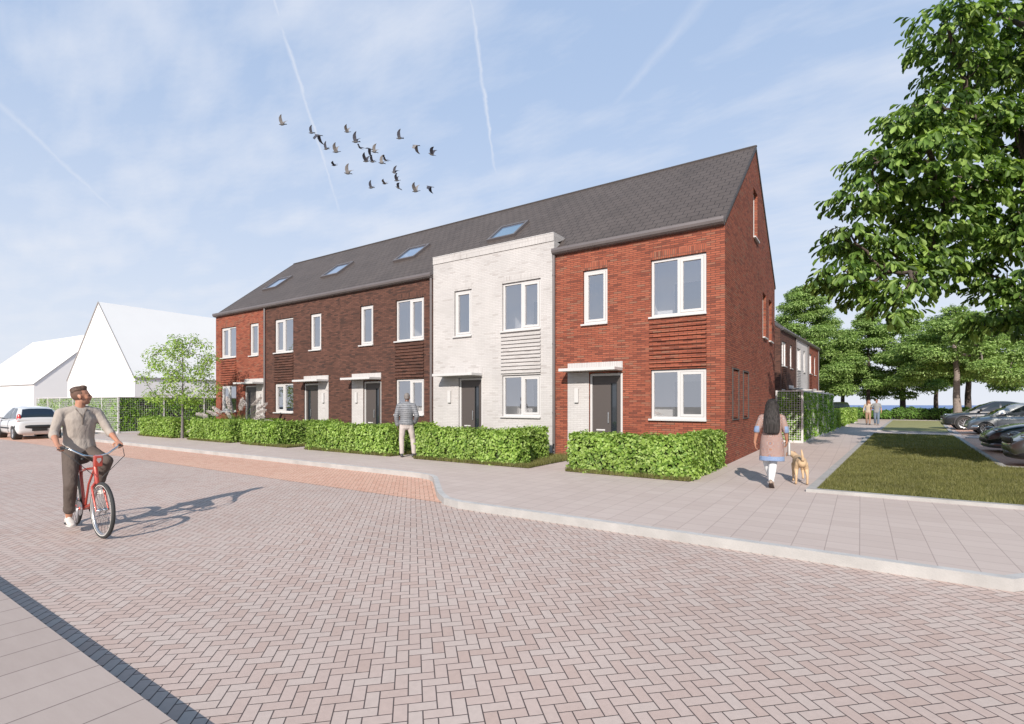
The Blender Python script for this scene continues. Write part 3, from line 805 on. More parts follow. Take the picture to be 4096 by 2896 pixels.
rz2 = math.atan2(15.2, 1.02); u2 = V((math.cos(rz2), math.sin(rz2), 0)); N0 = V((-1.22, 20.9, 0)); G2 = 'houses of the second row beyond the corner house'
for k, (m_, lb, gl, gr_) in enumerate([('brown', 'dark brown brick house of the second row, nearest, seen past the corner house gable', True, False),
                                      ('white', 'white brick house in the middle of the second row behind the ivy screen', False, False),
                                      ('red', 'red brick end house of the second row, nearest the park trees', False, True)]):
    house(0, 0.0, 5.05, True, m_, lb, loc=tuple(N0 + u2 * 5.06 * k), rz=rz2, gable_l=gl, gable_r=gr_, gable_slits=False, pipe=4.95, group=G2)


# plain white houses at the left
def white_house(p, e, n, w, d, eave, ridge, along, label):
    """p: corner, e/n unit vectors; ridge along 'n' (gable faces us) or along 'e'"""
    root = empty('white_house', (*p, 0), math.atan2(e[1], e[0]), label, 'house', 'plain white houses beyond the green fence')
    wl, rf = MB(), MB(); o = 0.05; t = 0.06
    if along == 'n':
        pr = [(0, 0), (w, 0), (w, eave), (w / 2, ridge - .06), (0, eave)]
        wl.extr(pr[::-1], 'y', 0, d, 'render_white') if False else None
        b = MB(); b.v = [(x, y, z) for y in (0, d) for x, z in pr]; b.f = [(0, 1, 2, 3, 4), (9, 8, 7, 6, 5)] + [(i, i + 5, (i + 1) % 5 + 5, (i + 1) % 5) for i in (0, 1, 2, 3, 4)]; b.f = [b.f[0], b.f[1], b.f[2], b.f[3], b.f[6]]; b.m = [0] * 5; b.mats = ['render_white']
        b.build('wall', root)
        sl = (ridge - eave) / (w / 2)
        for sg in (0, 1):
            X_ = lambda q: q if sg == 0 else w - q
            poly = [(X_(-o), eave - sl * o), (X_(w / 2), ridge), (X_(w / 2), ridge - t), (X_(-o), eave - sl * o - t)]
            rf.extr([(a, c) for a, c in poly], 'y', -0.03, d, 'roof_white')
        rf.build('roof', root)
        for sg in (0, 1):
            X_ = lambda q: q if sg == 0 else w - q
            q = MB(); q.extr([(X_(-o), eave - sl * o + .02), (X_(w / 2), ridge + .02), (X_(w / 2), ridge - .07), (X_(-o), eave - sl * o - .07)], 'y', -0.07, -0.031, 'trim_grey'); q.build('verge_trim', root)
            q = MB(); q.box(X_(-.10), X_(-.005), 0, d, eave - .12, eave - .04, 'trim_grey'); q.build('gutter', root)
    else:
        h = d / 2; sl = (ridge - eave) / h
        pr = [(0, 0), (d, 0), (d, eave), (h, ridge - .06), (0, eave)]
        b = MB(); b.extr([(y, z) for y, z in pr], 'x', 0, w, 'render_white'); b.build('wall', root)
        for sg in (0, 1):
            Y_ = lambda q: q if sg == 0 else d - q
            poly = [(Y_(-o), eave - sl * o), (Y_(h), ridge), (Y_(h), ridge - t), (Y_(-o), eave - sl * o - t)]
            rf.extr(poly, 'x', -0.03, w + 0.03, 'roof_white')
            for xa_ in (-.07, w + .031):
                q = MB(); q.extr([(Y_(-o), eave - sl * o + .02), (Y_(h), ridge + .02), (Y_(h), ridge - .07), (Y_(-o), eave - sl * o - .07)], 'x', xa_, xa_ + .039, 'trim_grey'); q.build('verge_trim', root)
            q = MB(); q.box(0, w, Y_(-.10), Y_(-.005), eave - .12, eave - .04, 'trim_grey'); q.build('gutter', root)
        rf.build('roof', root)
    return root


e = V((10.34, 0.73, 0)).normalized()
white_house((-48.25, 0.68), (e.x, e.y), None, 10.37, 17, 3.3, 8.84, 'n', 'plain white gabled house with steep pointed gable, behind the green fence')
e2 = (0.998, 0.066)
white_house((-60.75 - 18.67 * e2[0], 1.61 - 18.67 * e2[1]), e2, None, 18.67, 11.1, 3.3, 8.75, 'e', 'plain white house with long low roof, leftmost, behind the white car')


# ---------------------------------------------------------------- greenery along the houses
def box_leaves(boxes, dens, size, seed_jit=0.05, bumpy=0.04):
    """leaf positions on the outer skin of a union of boxes"""
    P, N = [], []
    for (x0, x1, y0, y1, z0, z1) in boxes:
        for ax, sgn, A in ((0, -1, (y1 - y0) * (z1 - z0)), (0, 1, (y1 - y0) * (z1 - z0)), (1, -1, (x1 - x0) * (z1 - z0)), (1, 1, (x1 - x0) * (z1 - z0)), (2, 1, (x1 - x0) * (y1 - y0))):
            n = int(A * dens); u = rng.random((n, 3)); p = np.array([x0, y0, z0]) + u * np.array([x1 - x0, y1 - y0, z1 - z0])
            f = (x0, y0, z0)[ax] if sgn < 0 else (x1, y1, z1)[ax]
            wob = bumpy * (np.sin(p @ np.array([7.1, 5.3, 6.7])) + np.sin(p @ np.array([-13.0, 11.7, 9.1])))
            p[:, ax] = f + sgn * (wob - rng.random(n) * seed_jit)
            keep = np.ones(n, bool)
            for b in boxes:
                if b is (x0,): continue
                m = 0.06
                ins = (p[:, 0] > b[0] + m) & (p[:, 0] < b[1] - m) & (p[:, 1] > b[2] + m) & (p[:, 1] < b[3] - m) & (p[:, 2] < b[5] - m)
                keep &= ~ins
            nn = np.zeros((n, 3)); nn[:, ax] = sgn; P.append(p[keep]); N.append(nn[keep])
    P = np.concatenate(P); N = np.concatenate(N); n = len(P)
    nr = N + rng.normal(size=(n, 3)) * 0.42 + np.array([0, 0, 0.25])
    ax = rng.normal(size=(n, 3)) + np.array([0, 0, -0.2]) + N * 0.4
    sz = size * rng.uniform(0.65, 1.3, n)
    return P, nr, ax, sz


def hedge(label, boxes, dens=1500, size=0.075, h=0.8, name='hedge', cat='hedge', group='clipped hedges before the houses', key='hedge', fringe=True):
    b6 = [(a, b, c, d, 0.0, h) for a, b, c, d in boxes]
    x = sum(a + b for a, b, c, d in boxes) / 2 / len(boxes); y = sum(c + d for a, b, c, d in boxes) / 2 / len(boxes)
    root = empty(name, (x, y, 0), 0, label, cat, group)
    P, N, A, Z = box_leaves(b6, dens, size)
    P = P - np.array([x, y, 0])
    new_obj('leaves', leaves_mesh('leaves', P, N, A, Z, 0.62, LM(key)), root)
    c = MB()
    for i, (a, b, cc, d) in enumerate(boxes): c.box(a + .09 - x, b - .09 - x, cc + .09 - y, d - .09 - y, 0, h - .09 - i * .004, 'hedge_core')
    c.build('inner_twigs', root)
    return root


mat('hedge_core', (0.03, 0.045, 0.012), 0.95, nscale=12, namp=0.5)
hedge('clipped hedge wrapping the front and side of the red corner house', [(-2.60, 0.0, -3.08, -2.6), (-0.42, 0.0, -2.6, -0.15)])
hedge('long clipped hedge before the white brick house, right of the standing man', [(-7.22, -3.98, -3.08, -2.6), (-4.8, -4.36, -2.6, -1.0)])
hedge('clipped hedge before the brown house, left of the standing man', [(-12.12, -8.25, -3.05, -2.57), (-9.5, -9.05, -2.57, -0.3)])
hedge('short clipped hedge before the middle of the brown houses', [(-16.0, -14.0, -3.05, -2.57), (-14.45, -14.0, -2.57, -0.3)], 1200)
hedge('clipped hedge before the far brown house, beside the pampas grass', [(-20.05, -16.95, -3.05, -2.57)], 1200)
hedge('leftmost clipped hedge before the narrow red end house, by the young tree', [(-24.9, -21.55, -3.05, -2.5)], 1000)
hedge('clipped hedge running back to the house wall beside the pampas grass', [(-18.3, -17.85, -2.5, -0.3)], 1000, h=0.78)

gardens = [(-2.66, 0.0, -3.16, -0.0), (-7.26, -3.60, -3.18, -0.0), (-12.2, -8.2, -3.14, 0.0), (-16.05, -13.15, -3.14, 0.0), (-20.15, -16.9, -3.14, 0.0), (-24.98, -21.55, -3.12, 0.0)]
GRP, GRN = [], []
for x0, x1, y0, y1 in gardens:
    sheet('garden_lawn', [(x0 + .04, y0 + .05), (x1 - .03, y0 + .05), (x1 - .03, y1 - .02), (x0 + .04, y1 - .02)], 0.012, 'lawn')
    dist = max(10, math.hypot((x0 + x1) / 2 - 2.7, 11)); per = int(38000 * (10 / dist) ** 1.2)
    n = int((x1 - x0) * (0.5) * per * 0.25); p = np.stack([rng.uniform(x0, x1, n), rng.uniform(y0, y0 + 0.24, n), np.full(n, 0.01)], 1); GRP.append(p)
    n = int((x1 - x0) * (y1 - y0) * per * 0.03); p = np.stack([rng.uniform(x0 + .02, x1 - .02, n), rng.uniform(y0, y1, n), np.full(n, 0.01)], 1); GRP.append(p)
    n = int((y1 - y0) * 0.2 * per * 0.25); p = np.stack([rng.uniform(x1 - .2, x1, n), rng.uniform(y0, y1, n), np.full(n, 0.01)], 1); GRP.append(p)


def grass_obj(name, p, hmin, hmax, wd, label, lean=0.35):
    n = len(p); nr = rnd_dirs(n) * np.array([1, 1, 0.1]); ax = np.array([0, 0, 1.0]) + rng.normal(size=(n, 3)) * lean
    ax[:, 2] = np.abs(ax[:, 2]) + .3
    sz = rng.uniform(hmin, hmax, n)
    me = leaves_mesh(name, p, nr, ax, sz, wd, LM('grass'), 'blade', fold=0.3)
    return tag(new_obj(name, me), label, 'grass', kind='stuff')


grass_obj('grass', np.concatenate(GRP), 0.04, 0.11, 0.12, 'short rough grass growing round the hedges')


def in_poly(p, poly):
    x, y = p[:, 0], p[:, 1]; c = np.zeros(len(p), bool); j = len(poly) - 1
    for i in range(len(poly)):
        xi, yi = poly[i]; xj, yj = poly[j]
        m = ((yi > y) != (yj > y)) & (x < (xj - xi) * (y - yi) / (yj - yi + 1e-9) + xi); c ^= m; j = i
    return c


LP = [(2.10, -2.96), (10.0, -2.93), (10, 2.96), (5.4, 2.96), (6.17, 17.36), (3.26, 17.36)]
pp = []
for (ya, yb, dn) in ((-3, 0, 3800), (0, 3, 2600), (3, 8, 1500), (8, 17.4, 800)):
    n = int(8.0 * (yb - ya) * dn); q = np.stack([rng.uniform(2, 10, n), rng.uniform(ya, yb, n), np.full(n, 0.028)], 1); pp.append(q[in_poly(q, LP)])
grass_obj('grass', np.concatenate(pp), 0.03, 0.065, 0.16, 'mown lawn grass between the path and the parked cars')


# ivy screens
def ivy_screen(label, runs, h, loc, closed_top=False, panel=2.0, wire=0.1, wt0=0.0042, dens=950, cat='green fence', group='ivy screens', end_post=True):
    """runs: list of (p0, p1, outward normal)"""
    root = empty('ivy_fence', loc, 0, label, cat, group); L = V(loc)
    for p0, p1, nrm in runs:
        p0, p1, nrm = V((*p0, 0)) - L, V((*p1, 0)) - L, V((*nrm, 0)).normalized(); d = (p1 - p0); Ln = d.length; d.normalize()
        def bx(mb, a, b, z0, z1, o0, o1, m):
            q = [p0 + d * a + nrm * o0, p0 + d * b + nrm * o0, p0 + d * b + nrm * o1, p0 + d * a + nrm * o1]
            if (q[1] - q[0]).cross(q[3] - q[0]).z < 0: q = q[::-1]
            mb.prism([(v.x, v.y) for v in q], z0, z1, m)
        k = max(1, round(Ln / panel)); st = Ln / k
        for i in range(k + 1):
            q = MB(); a = i * st; bx(q, a - .03, a + .03, 0, h, -0.04, 0.03, 'steel_frame'); q.build('post', root)
        q = MB(); bx(q, .03, Ln - .03, 0.0, 0.09, -0.03, 0.024, 'steel_frame'); bx(q, .03, Ln - .03, h - .05, h - .002, -0.03, 0.024, 'steel_frame'); q.build('rail', root)
        side = abs(nrm.x) > .5; wt = wt0 * .48 if side else wt0
        w = MB(); nz = int((h - .14) / wire); nx = int(Ln / wire)
        for j in range(1, nz + 1): z = .09 + j * (h - .14) / (nz + 1); bx(w, .03, Ln - .03, z - wt, z + wt, 0.006, 0.006 + 2 * wt, 'wire')
        for j in range(1, nx): a = j * Ln / nx; bx(w, a - wt, a + wt, .09, h - .05, 0.006 + 2 * wt, 0.006 + 4 * wt, 'wire')
        w.build('wire_mesh', root)
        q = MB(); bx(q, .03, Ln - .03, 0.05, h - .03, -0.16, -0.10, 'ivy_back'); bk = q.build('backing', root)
        n = int(Ln * h * dens); u = rng.random((n, 3))
        den = np.sin(u[:, 0] * Ln * 4.3) + np.sin(u[:, 1] * h * 6.1 + u[:, 0] * Ln * 2.2) + rng.normal(size=n) * .8
        u = u[den > -0.9]; n = len(u)
        P = np.array(p0)[None] + np.outer(u[:, 0] * Ln, np.array(d)) + np.outer(-0.09 + u[:, 2] * (0.108 if side else 0.092), np.array(nrm)); P[:, 2] = 0.08 + u[:, 1] * (h - .15)
        N = np.array(nrm)[None] + rng.normal(size=(n, 3)) * 0.5 + np.array([0, 0, .3]); A = rng.normal(size=(n, 3)) + np.array([0, 0, -.5])
        new_obj('ivy', leaves_mesh('ivy', P, N, A, 0.085 * rng.uniform(.6, 1.3, n), 0.7, LM('ivy')), root)
    return root


ivy_screen('tall ivy filled mesh fence round the garden left of the houses', [((-27.56, -2.99), (-39.3, -3.25), (-0.02, -1)), ((-27.56, -2.99), (-27.50, 9.0), (1, 0))], 1.82, (-27.56, -2.99, 0))
ivy_screen('ivy filled mesh box screen beside the path behind the corner house', [((0.03, 8.93), (0.90, 8.91), (0, -1)), ((0.90, 8.91), (1.49, 18.74), (1, -0.06)), ((1.49, 18.74), (0.6, 18.8), (0, 1))], 1.98, (0.9, 8.91, 0), wire=0.085, wt0=0.0052, dens=1200)
# garden hedges beyond it
for i, (ya, yb) in enumerate(((19.9, 25.6), (26.2, 32.0), (32.7, 39.3))):
    xa = 1.44 + (ya - 19.9) * 0.0605
    hedge(['clipped hedge beside the path just past the ivy screen', 'clipped hedge beside the path, second past the ivy screen', 'clipped hedge beside the path, farthest, next to the parked green car'][i],
          [(xa - 0.5, xa + 0.02, ya, (ya + yb) / 2), (xa - 0.36, xa + 0.16, (ya + yb) / 2, yb)], 500, 0.11, 1.05, group='hedges of the second row gardens', key='hedge')
    mb = MB(); mb.box(xa + .06, xa + .2, ya, yb - .5, 0, 0.05, 'kerb_top'); tag(mb.build('edging_stone'), kind='structure')


# ---------------------------------------------------------------- trees
def curve_pts(a, b, n, sag=0.0, wob=0.0):
    a, b = V(a), V(b); out = []; L = (b - a).length
    for i in range(n + 1):
        t = i / n; p = a.lerp(b, t); p.z += sag * 4 * t * (1 - t) * L
        if 0 < i < n: p += V((random.uniform(-1, 1), random.uniform(-1, 1), random.uniform(-1, 1))) * wob * L
        out.append(p)
    return out


def tree(name, base, trunk, r0, blobs, label, key='bg', bark='bark', leaf=0.16, per=500, flat=0.35, shape='leaf', group='park trees', droop=0.0, layer=0.42, fans=None, root_r=1.25, nring=8, cat='tree', twigs=5, aspect=0.5):
    """trunk: list of points (local); blobs: list of (centre, radius, height fraction on the trunk)"""
    root = empty(name, base, 0, label, cat, group)
    tb = MB(); n = len(trunk)
    rs = [r0 * (root_r if i == 0 else 1) * (1 - 0.72 * i / (n - 1)) for i in range(n)]
    tb.loft(trunk, rs, n=12, m=bark)
    T = [V(p) for p in trunk]
    def on_trunk(f):
        k = f * (n - 1); i = min(int(k), n - 2); return T[i].lerp(T[i + 1], k - i), rs[i] + (rs[i + 1] - rs[i]) * (k - i)
    Pp, Nn, Aa = [], [], []
    lm = MB()
    # grow the limbs: each clump hangs on the nearest limb already there, a limb's girth follows what it carries
    nodes = []                                    # (pos, parent, own radius)
    for i in range(14):
        f = 0.22 + 0.74 * i / 13; p_, r_ = on_trunk(f); nodes.append([p_, None, r_, True])
    order = sorted(range(len(blobs)), key=lambda i: min((V(blobs[i][0]) - q[0]).length for q in nodes))
    links = []
    for i in order:
        c = V(blobs[i][0]); best, bc = None, 1e9
        for k, q in enumerate(nodes):
            d = c - q[0]; cost = d.length * (1.0 if not q[3] else 1.12) + max(0, -d.z) * 0.5 + (max(0, 0.25 - math.hypot(d.x, d.y)) * 3)
            if q[3]: cost += max(0, q[0].z - (c.z - 0.35 * d.length)) * 1.0
            if cost < bc: bc, best = cost, k
        cp = curve_pts(nodes[best][0], c, 4, sag=random.uniform(-.06, .05), wob=0.05)
        par = best; ids = []
        for p in cp[1:]:
            nodes.append([p, par, 0.0, False]); par = len(nodes) - 1; ids.append(par)
        links.append((best, ids, i))
    load = [0.0] * len(nodes)
    for b_, ids, i in links: load[ids[-1]] += blobs[i][1] ** 2
    for k in range(len(nodes) - 1, -1, -1):
        if nodes[k][1] is not None: load[nodes[k][1]] += load[k]
    tot = sum(b[1] ** 2 for b in blobs)
    rad_of = lambda k: max(0.012, r0 * 0.62 * (load[k] / tot) ** 0.42)
    for b_, ids, i in links:
        c = V(blobs[i][0]); r = blobs[i][1]
        pts_ = [nodes[b_][0]] + [nodes[k][0] for k in ids]; rr = [rad_of(ids[0])] + [rad_of(k) for k in ids]
        rr[-1] = max(.01, rr[-1] * .6) if load[ids[-1]] <= r * r + 1e-6 else rr[-1]
        lm.loft(pts_, rr, n=nring, m=bark)
        for _ in range(twigs):
            d = V(rnd_dirs(1)[0]); d.z *= flat; e_ = c + d * r * 0.8; s0 = nodes[random.choice(ids[1:])][0]
            w = rr[-1] * 0.45; lm.loft(curve_pts(s0, e_, 3, wob=0.06), [w, w * .7, w * .5, w * .25], n=5, m=bark)
    for (c, r, f) in blobs:
        k = int(per * r * r)
        if fans is None:
            d = rnd_dirs(k); rad = r * rng.random(k) ** (0.42)
            p = np.array(c) + d * rad[:, None] * np.array([1, 1, flat])
            # layered sprays: pull the leaves towards thin sheets
            if layer:
                lay = np.round(p[:, 2] / layer) * layer; p[:, 2] = p[:, 2] * 0.58 + lay * 0.42 + rng.normal(size=k) * 0.07
            p[:, 2] -= 0.10 * (rad / r) ** 2 * r
            nr = np.stack([rng.normal(size=k) * .55, rng.normal(size=k) * .55, np.ones(k) * .55], 1) + d * 0.9
            ax = d * np.array([1, 1, 0.1]) + rng.normal(size=(k, 3)) * .5; ax[:, 2] -= 0.25 + droop
            Pp.append(p); Nn.append(nr); Aa.append(ax)
        else:                                     # fans of drooping leaflets along a thin stalk
            m = int(per * r * r)
            d = rnd_dirs(m); rad = r * rng.random(m) ** 0.45
            o = np.array(c) + d * rad[:, None] * np.array([1, 1, flat]); o[:, 2] -= 0.18 * (rad / r) ** 2 * r
            out = d * np.array([1, 1, 0.15]) + rng.normal(size=(m, 3)) * 0.35; out[:, 2] *= .4; out /= np.linalg.norm(out, axis=1)[:, None]
            for q in range(fans):
                tt = q / (fans - 1)
                p = o + out * (tt * 0.36) + np.array([0, 0, -0.05]) * tt ** 2
                sd = np.cross(out, [0, 0, 1]) * (1 if q % 2 else -1)
                ax = out * 0.55 + sd * 0.45 + rng.normal(size=(m, 3)) * .18; ax[:, 2] -= 0.75 + .3 * rng.random(m)
                nr = np.cross(ax, np.cross([0, 0, 1.0], out) + rng.normal(size=(m, 3)) * .3) * 1.0 + rng.normal(size=(m, 3)) * .25
                nr[nr[:, 2] < 0] *= -1
                Pp.append(p); Nn.append(nr); Aa.append(ax)
    tb.build('trunk', root, smooth=True)
    lm.build('limbs', root, smooth=True)
    P = np.concatenate(Pp); k = len(P)
    me = leaves_mesh('crown', P, np.concatenate(Nn), np.concatenate(Aa), leaf * rng.uniform(.6, 1.25, k), aspect, LM(key), shape)
    new_obj('crown', me, root)
    return root


def auto_blobs(seed, H, h0, Rb, n, shape='dome', rr=(0.9, 1.5)):
    rd = random.Random(seed); out = []
    for i in range(n):
        t = (i + 0.5) / n; z = h0 + (H - h0) * t
        R_ = Rb * (max(0.0, 1 - (t * 0.98) ** 1.7) ** .8 * (0.62 + 0.38 * min(1, t * 4 + .4)))
        a = i * 2.39996 + rd.uniform(-.4, .4); q = R_ * (rd.uniform(0.35, 1.0)) if i < n - 1 else 0.1
        out.append(((q * math.cos(a), q * math.sin(a), z + rd.uniform(-.3, .3)), rd.uniform(*rr) * (1.1 - 0.4 * t), min(0.93, max(0.28, (z - 0.8 - q * 0.35) / H))))
    return out


# the near chestnut at the right: trunk stands right of the frame, crown reaches over the lawn
BT = (9.9, 4.2, 0)
def bt(x, y, z): return (x - BT[0], y - BT[1], z)
blobs = []
rd = random.Random(11)
CX, CY, CZ = 2.7109, -13.1743, 1.5
for (x, y, z, r) in [(3.95, 1.54, 9.89, 1.0), (4.94, 2.82, 10.46, 1.1), (5.75, 3.97, 10.18, 1.2), (4.26, 2.36, 9.21, 1.0), (5.41, 4.34, 9.52, 1.1), (3.76, 1.18, 7.98, 0.8), (4.6, 2.59, 7.97, 1.1), (5.46, 3.17, 7.76, 1.2), (3.16, 1.01, 7.6, 0.75), (3.58, 0.69, 6.76, 1.0), (2.71, 0.71, 6.8, 0.8), (4.34, 2.41, 6.72, 1.1), (5.31, 3.67, 6.73, 1.2), (2.39, 0.13, 5.99, 0.75), (3.23, 1.66, 6.21, 1.0), (3.91, 2.12, 5.69, 1.0), (4.94, 4.03, 5.81, 1.1), (5.63, 3.29, 5.48, 1.1), (2.18, 0.34, 5.16, 0.75), (2.8, 1.37, 5.06, 0.8), (3.57, 1.89, 4.75, 0.8), (2.11, -0.06, 4.25, 0.65), (2.55, 0.6, 4.02, 0.6), (4.48, 3.71, 4.85, 0.75), (5.31, 3.67, 4.35, 0.9), (2.94, 0.02, 3.49, 0.5), (4.94, 2.82, 3.4, 0.7), (5.63, 3.29, 3.61, 0.8), (3.24, -0.02, 3.92, 0.55), (2.75, 0.73, 4.42, 0.5)]:
    k = 1.24 if z > 3.2 else 1.2
    x, y, z, r = CX + (x - CX) * k + .42, CY + (y - CY) * k + .28, CZ + (z - CZ) * k, r * .98
    blobs.append((bt(x, y, z + 0.12), r, 0.5))
for (x, y, z) in [(7.0, 0.2, 3.9), (8.0, 1.2, 4.4), (7.2, 1.9, 5.0), (8.6, -0.4, 4.6), (9.6, 0.2, 4.2), (10.6, 1.6, 4.8), (6.6, 1.4, 4.3), (9.2, 2.6, 5.2), (7.8, -1.2, 4.6), (11.5, 3.6, 5.0)]:
    blobs.append((bt(x, y, z), rd.uniform(.9, 1.3), 0.5))
for i in range(24):
    a = rd.uniform(0, 6.28); q = rd.uniform(0.8, 5.0); z = rd.uniform(4.8, 13.5 - q * 0.9); x, y = q * math.cos(a), q * math.sin(a)
    if x < -2.4: continue
    blobs.append(((x, y, z), rd.uniform(1.0, 1.4), 0.5))
tree('chestnut_tree', BT, [(0, 0, 0), (0.02, 0, 1.2), (-0.05, 0.05, 2.6), (-0.1, 0.1, 4.5), (0.1, 0.15, 7), (0, 0.2, 10), (0, 0.2, 13)], 0.42, blobs,
     'large near tree with drooping lobed leaves, its crown reaching in from the right edge', key='big', leaf=0.29, per=84, flat=0.6, shape='lobed', group=None, fans=7, twigs=6, aspect=0.38)


def bg_tree(x, y, H, h0, Rb, n, seed, label, lean=0.0, r0=0.22, bark='bark', per=1050, leaf=0.18, rr=(1.0, 1.7), group='park trees along the shore'):
    random.seed(seed)
    tr = [(0, 0, -0.1), (0.02, 0, 0.6), (lean * .3, .05, H * .22), (lean * .7 + .1, 0, H * .42), (lean, .1, H * .65), (lean, 0, H * .97)]
    bl = [((c[0] + lean * .6, c[1], c[2]), r, f) for c, r, f in auto_blobs(seed, H, h0, Rb, n, rr=rr)]
    return tree('park_tree', (x, y, 0), tr, r0, bl, label, 'bg', bark, leaf, per, 0.42, 'leaf', group, twigs=4, nring=6)


bg_tree(-1.9, 45.5, 13.2, 2.6, 4.6, 46, 1, 'tallest dense tree of the shore row, directly behind the second row of houses', rr=(1.1, 1.8))
bg_tree(3.3, 47.9, 10.2, 2.5, 4.0, 24, 2, 'spreading park tree directly behind the strolling couple', rr=(.9, 1.5))
bg_tree(6.07, 49.4, 10.6, 3.2, 3.6, 22, 3, 'park tree with straight dark trunk just right of the couple', r0=0.3)
bg_tree(8.75, 51.4, 8.8, 3.6, 2.8, 15, 4, 'smaller park tree with slim mossy trunk in the middle of the shore row', r0=0.24)
bg_tree(9.23, 41.9, 9.2, 3.6, 4.6, 26, 5, 'park tree with thick pale gnarled trunk rising behind the dark parked car', r0=0.34, bark='bark_light', lean=-0.2)
bg_tree(11.3, 52.9, 10.2, 3.6, 4.2, 20, 6, 'park tree with brown forked trunk right beside the pale trunked tree', r0=0.34)
bg_tree(16.3, 53.5, 11.0, 3.2, 5.0, 28, 7, 'broad park tree at the right edge above the parked cars', r0=0.35)
bg_tree(1.1, 52.5, 9.0, 2.8, 3.6, 18, 8, 'park tree in the second rank, between the tallest tree and the couple', r0=0.25)

# young tree by the far hedges
random.seed(21)
yb = []
for i in range(42):
    a = i * 2.4; t = (i + .5) / 42; z = 1.6 + 2.6 * t; q = (1.7 * math.sqrt(max(0, 1 - t ** 2.2)) * min(1, .6 + 1.6 * t) + .05) * random.uniform(.25, 1.0)
    yb.append(((q * math.cos(a), q * math.sin(a), z + random.uniform(-.2, .2) - .25 * q * 0), random.uniform(.26, .44), min(.8, max(.28, (z - .6 - q * .75) / 4.2))))
tree('young_tree', (-21.2, -2.85, 0), [(0, 0, 0), (0.02, 0, .8), (-.02, .02, 1.6), (.05, 0, 2.6), (.0, 0, 4.2)], 0.05, yb,
     'slender young tree with sparse light green leaves before the white houses', key='young', bark='bark_grey', leaf=0.095, per=900, flat=0.9, shape='leaf', group=None, twigs=7, nring=5, layer=0)


# rounded shrubs closing the park
def shrub(x0, x1, y, h, label, seed, lean=0.0):
    random.seed(seed); w = x1 - x0; n = max(3, int(w / 0.75)); root = empty('shrub', ((x0 + x1) / 2, y, 0), 0, label, 'shrub', 'rounded shrubs closing the park')
    Pp, Nn = [], []; c = MB()
    for i in range(n):
        cx = -w / 2 + w * (i + .5) / n; r = w / n * random.uniform(.75, .95); hh = h * random.uniform(.86, 1.05); yy = random.uniform(-.15, .15)
        k = 900; d = rnd_dirs(k); d[:, 2] = d[:, 2] * .9 + .1
        wob = 1 + .07 * np.sin(d[:, 0] * 9 + i) * np.sin(d[:, 2] * 8) - 0.10 * rng.random(k)
        p = d * np.array([r, .75, hh * .55]) * wob[:, None] + np.array([cx, yy, hh * .46]); m = p[:, 2] > 0.02; Pp.append(p[m]); Nn.append(d[m])
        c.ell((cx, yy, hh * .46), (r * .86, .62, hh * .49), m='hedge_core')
    P = np.concatenate(Pp); N = np.concatenate(Nn); n = len(P)
    new_obj('leaves', leaves_mesh('leaves', P, N + rng.normal(size=(n, 3)) * .45 + np.array([0, 0, .3]), rng.normal(size=(n, 3)), rng.uniform(.08, .15, n), .65, LM('shrub')), root)
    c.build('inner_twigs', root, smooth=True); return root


for i, (a, b, h, lb) in enumerate([(-2.2, 0.9, 1.35, 'leftmost rounded shrub, behind the parked green car'), (0.9, 2.9, 1.4, 'rounded shrub left of the strolling couple'), (2.9, 5.0, 1.15, 'rounded shrub right behind the strolling couple'),
                                   (5.25, 7.6, 1.5, 'rounded shrub under the straight dark trunk right of the couple'), (7.6, 9.7, 1.35, 'rounded shrub under the pale gnarled trunk'), (9.7, 12.4, 1.45, 'rounded shrub directly behind the bonnet of the dark parked car'), (12.4, 16.0, 1.5, 'rightmost rounded shrub, seen through the windows of the parked cars')]):
    shrub(a, b, 45.6, h * 0.78, lb, 30 + i)

# pampas grass
root = empty('pampas_grass', (-18.75, -1.9, 0), 0, 'pampas grass with pale feathery plumes above the far hedge', 'pampas grass')
n = 900; a = rng.uniform(0, 6.28, n); P = np.stack([.18 * np.cos(a) * rng.random(n), .18 * np.sin(a) * rng.random(n), np.zeros(n)], 1); mbp = MB()
segs = MB()
for i in range(420):
    a = random.uniform(0, 6.28); q = random.uniform(.35, 1.05); hh = random.uniform(.6, 1.25); w = .006
    pts = [V((0.1 * math.cos(a), 0.1 * math.sin(a), 0))] + [V((q * t * math.cos(a), q * t * math.sin(a), hh * (2.1 * t - 1.25 * t * t))) for t in (.35, .65, 1)]
    sd = V((-math.sin(a), math.cos(a), 0)) * w
    for j in range(3): segs.face([pts[j] - sd, pts[j] + sd, pts[j + 1] + sd * (.7 if j < 2 else .1), pts[j + 1] - sd * (.7 if j < 2 else .1)], 'pampas_leaf_' + 'abc'[i % 3])
segs.build('leaves', root)
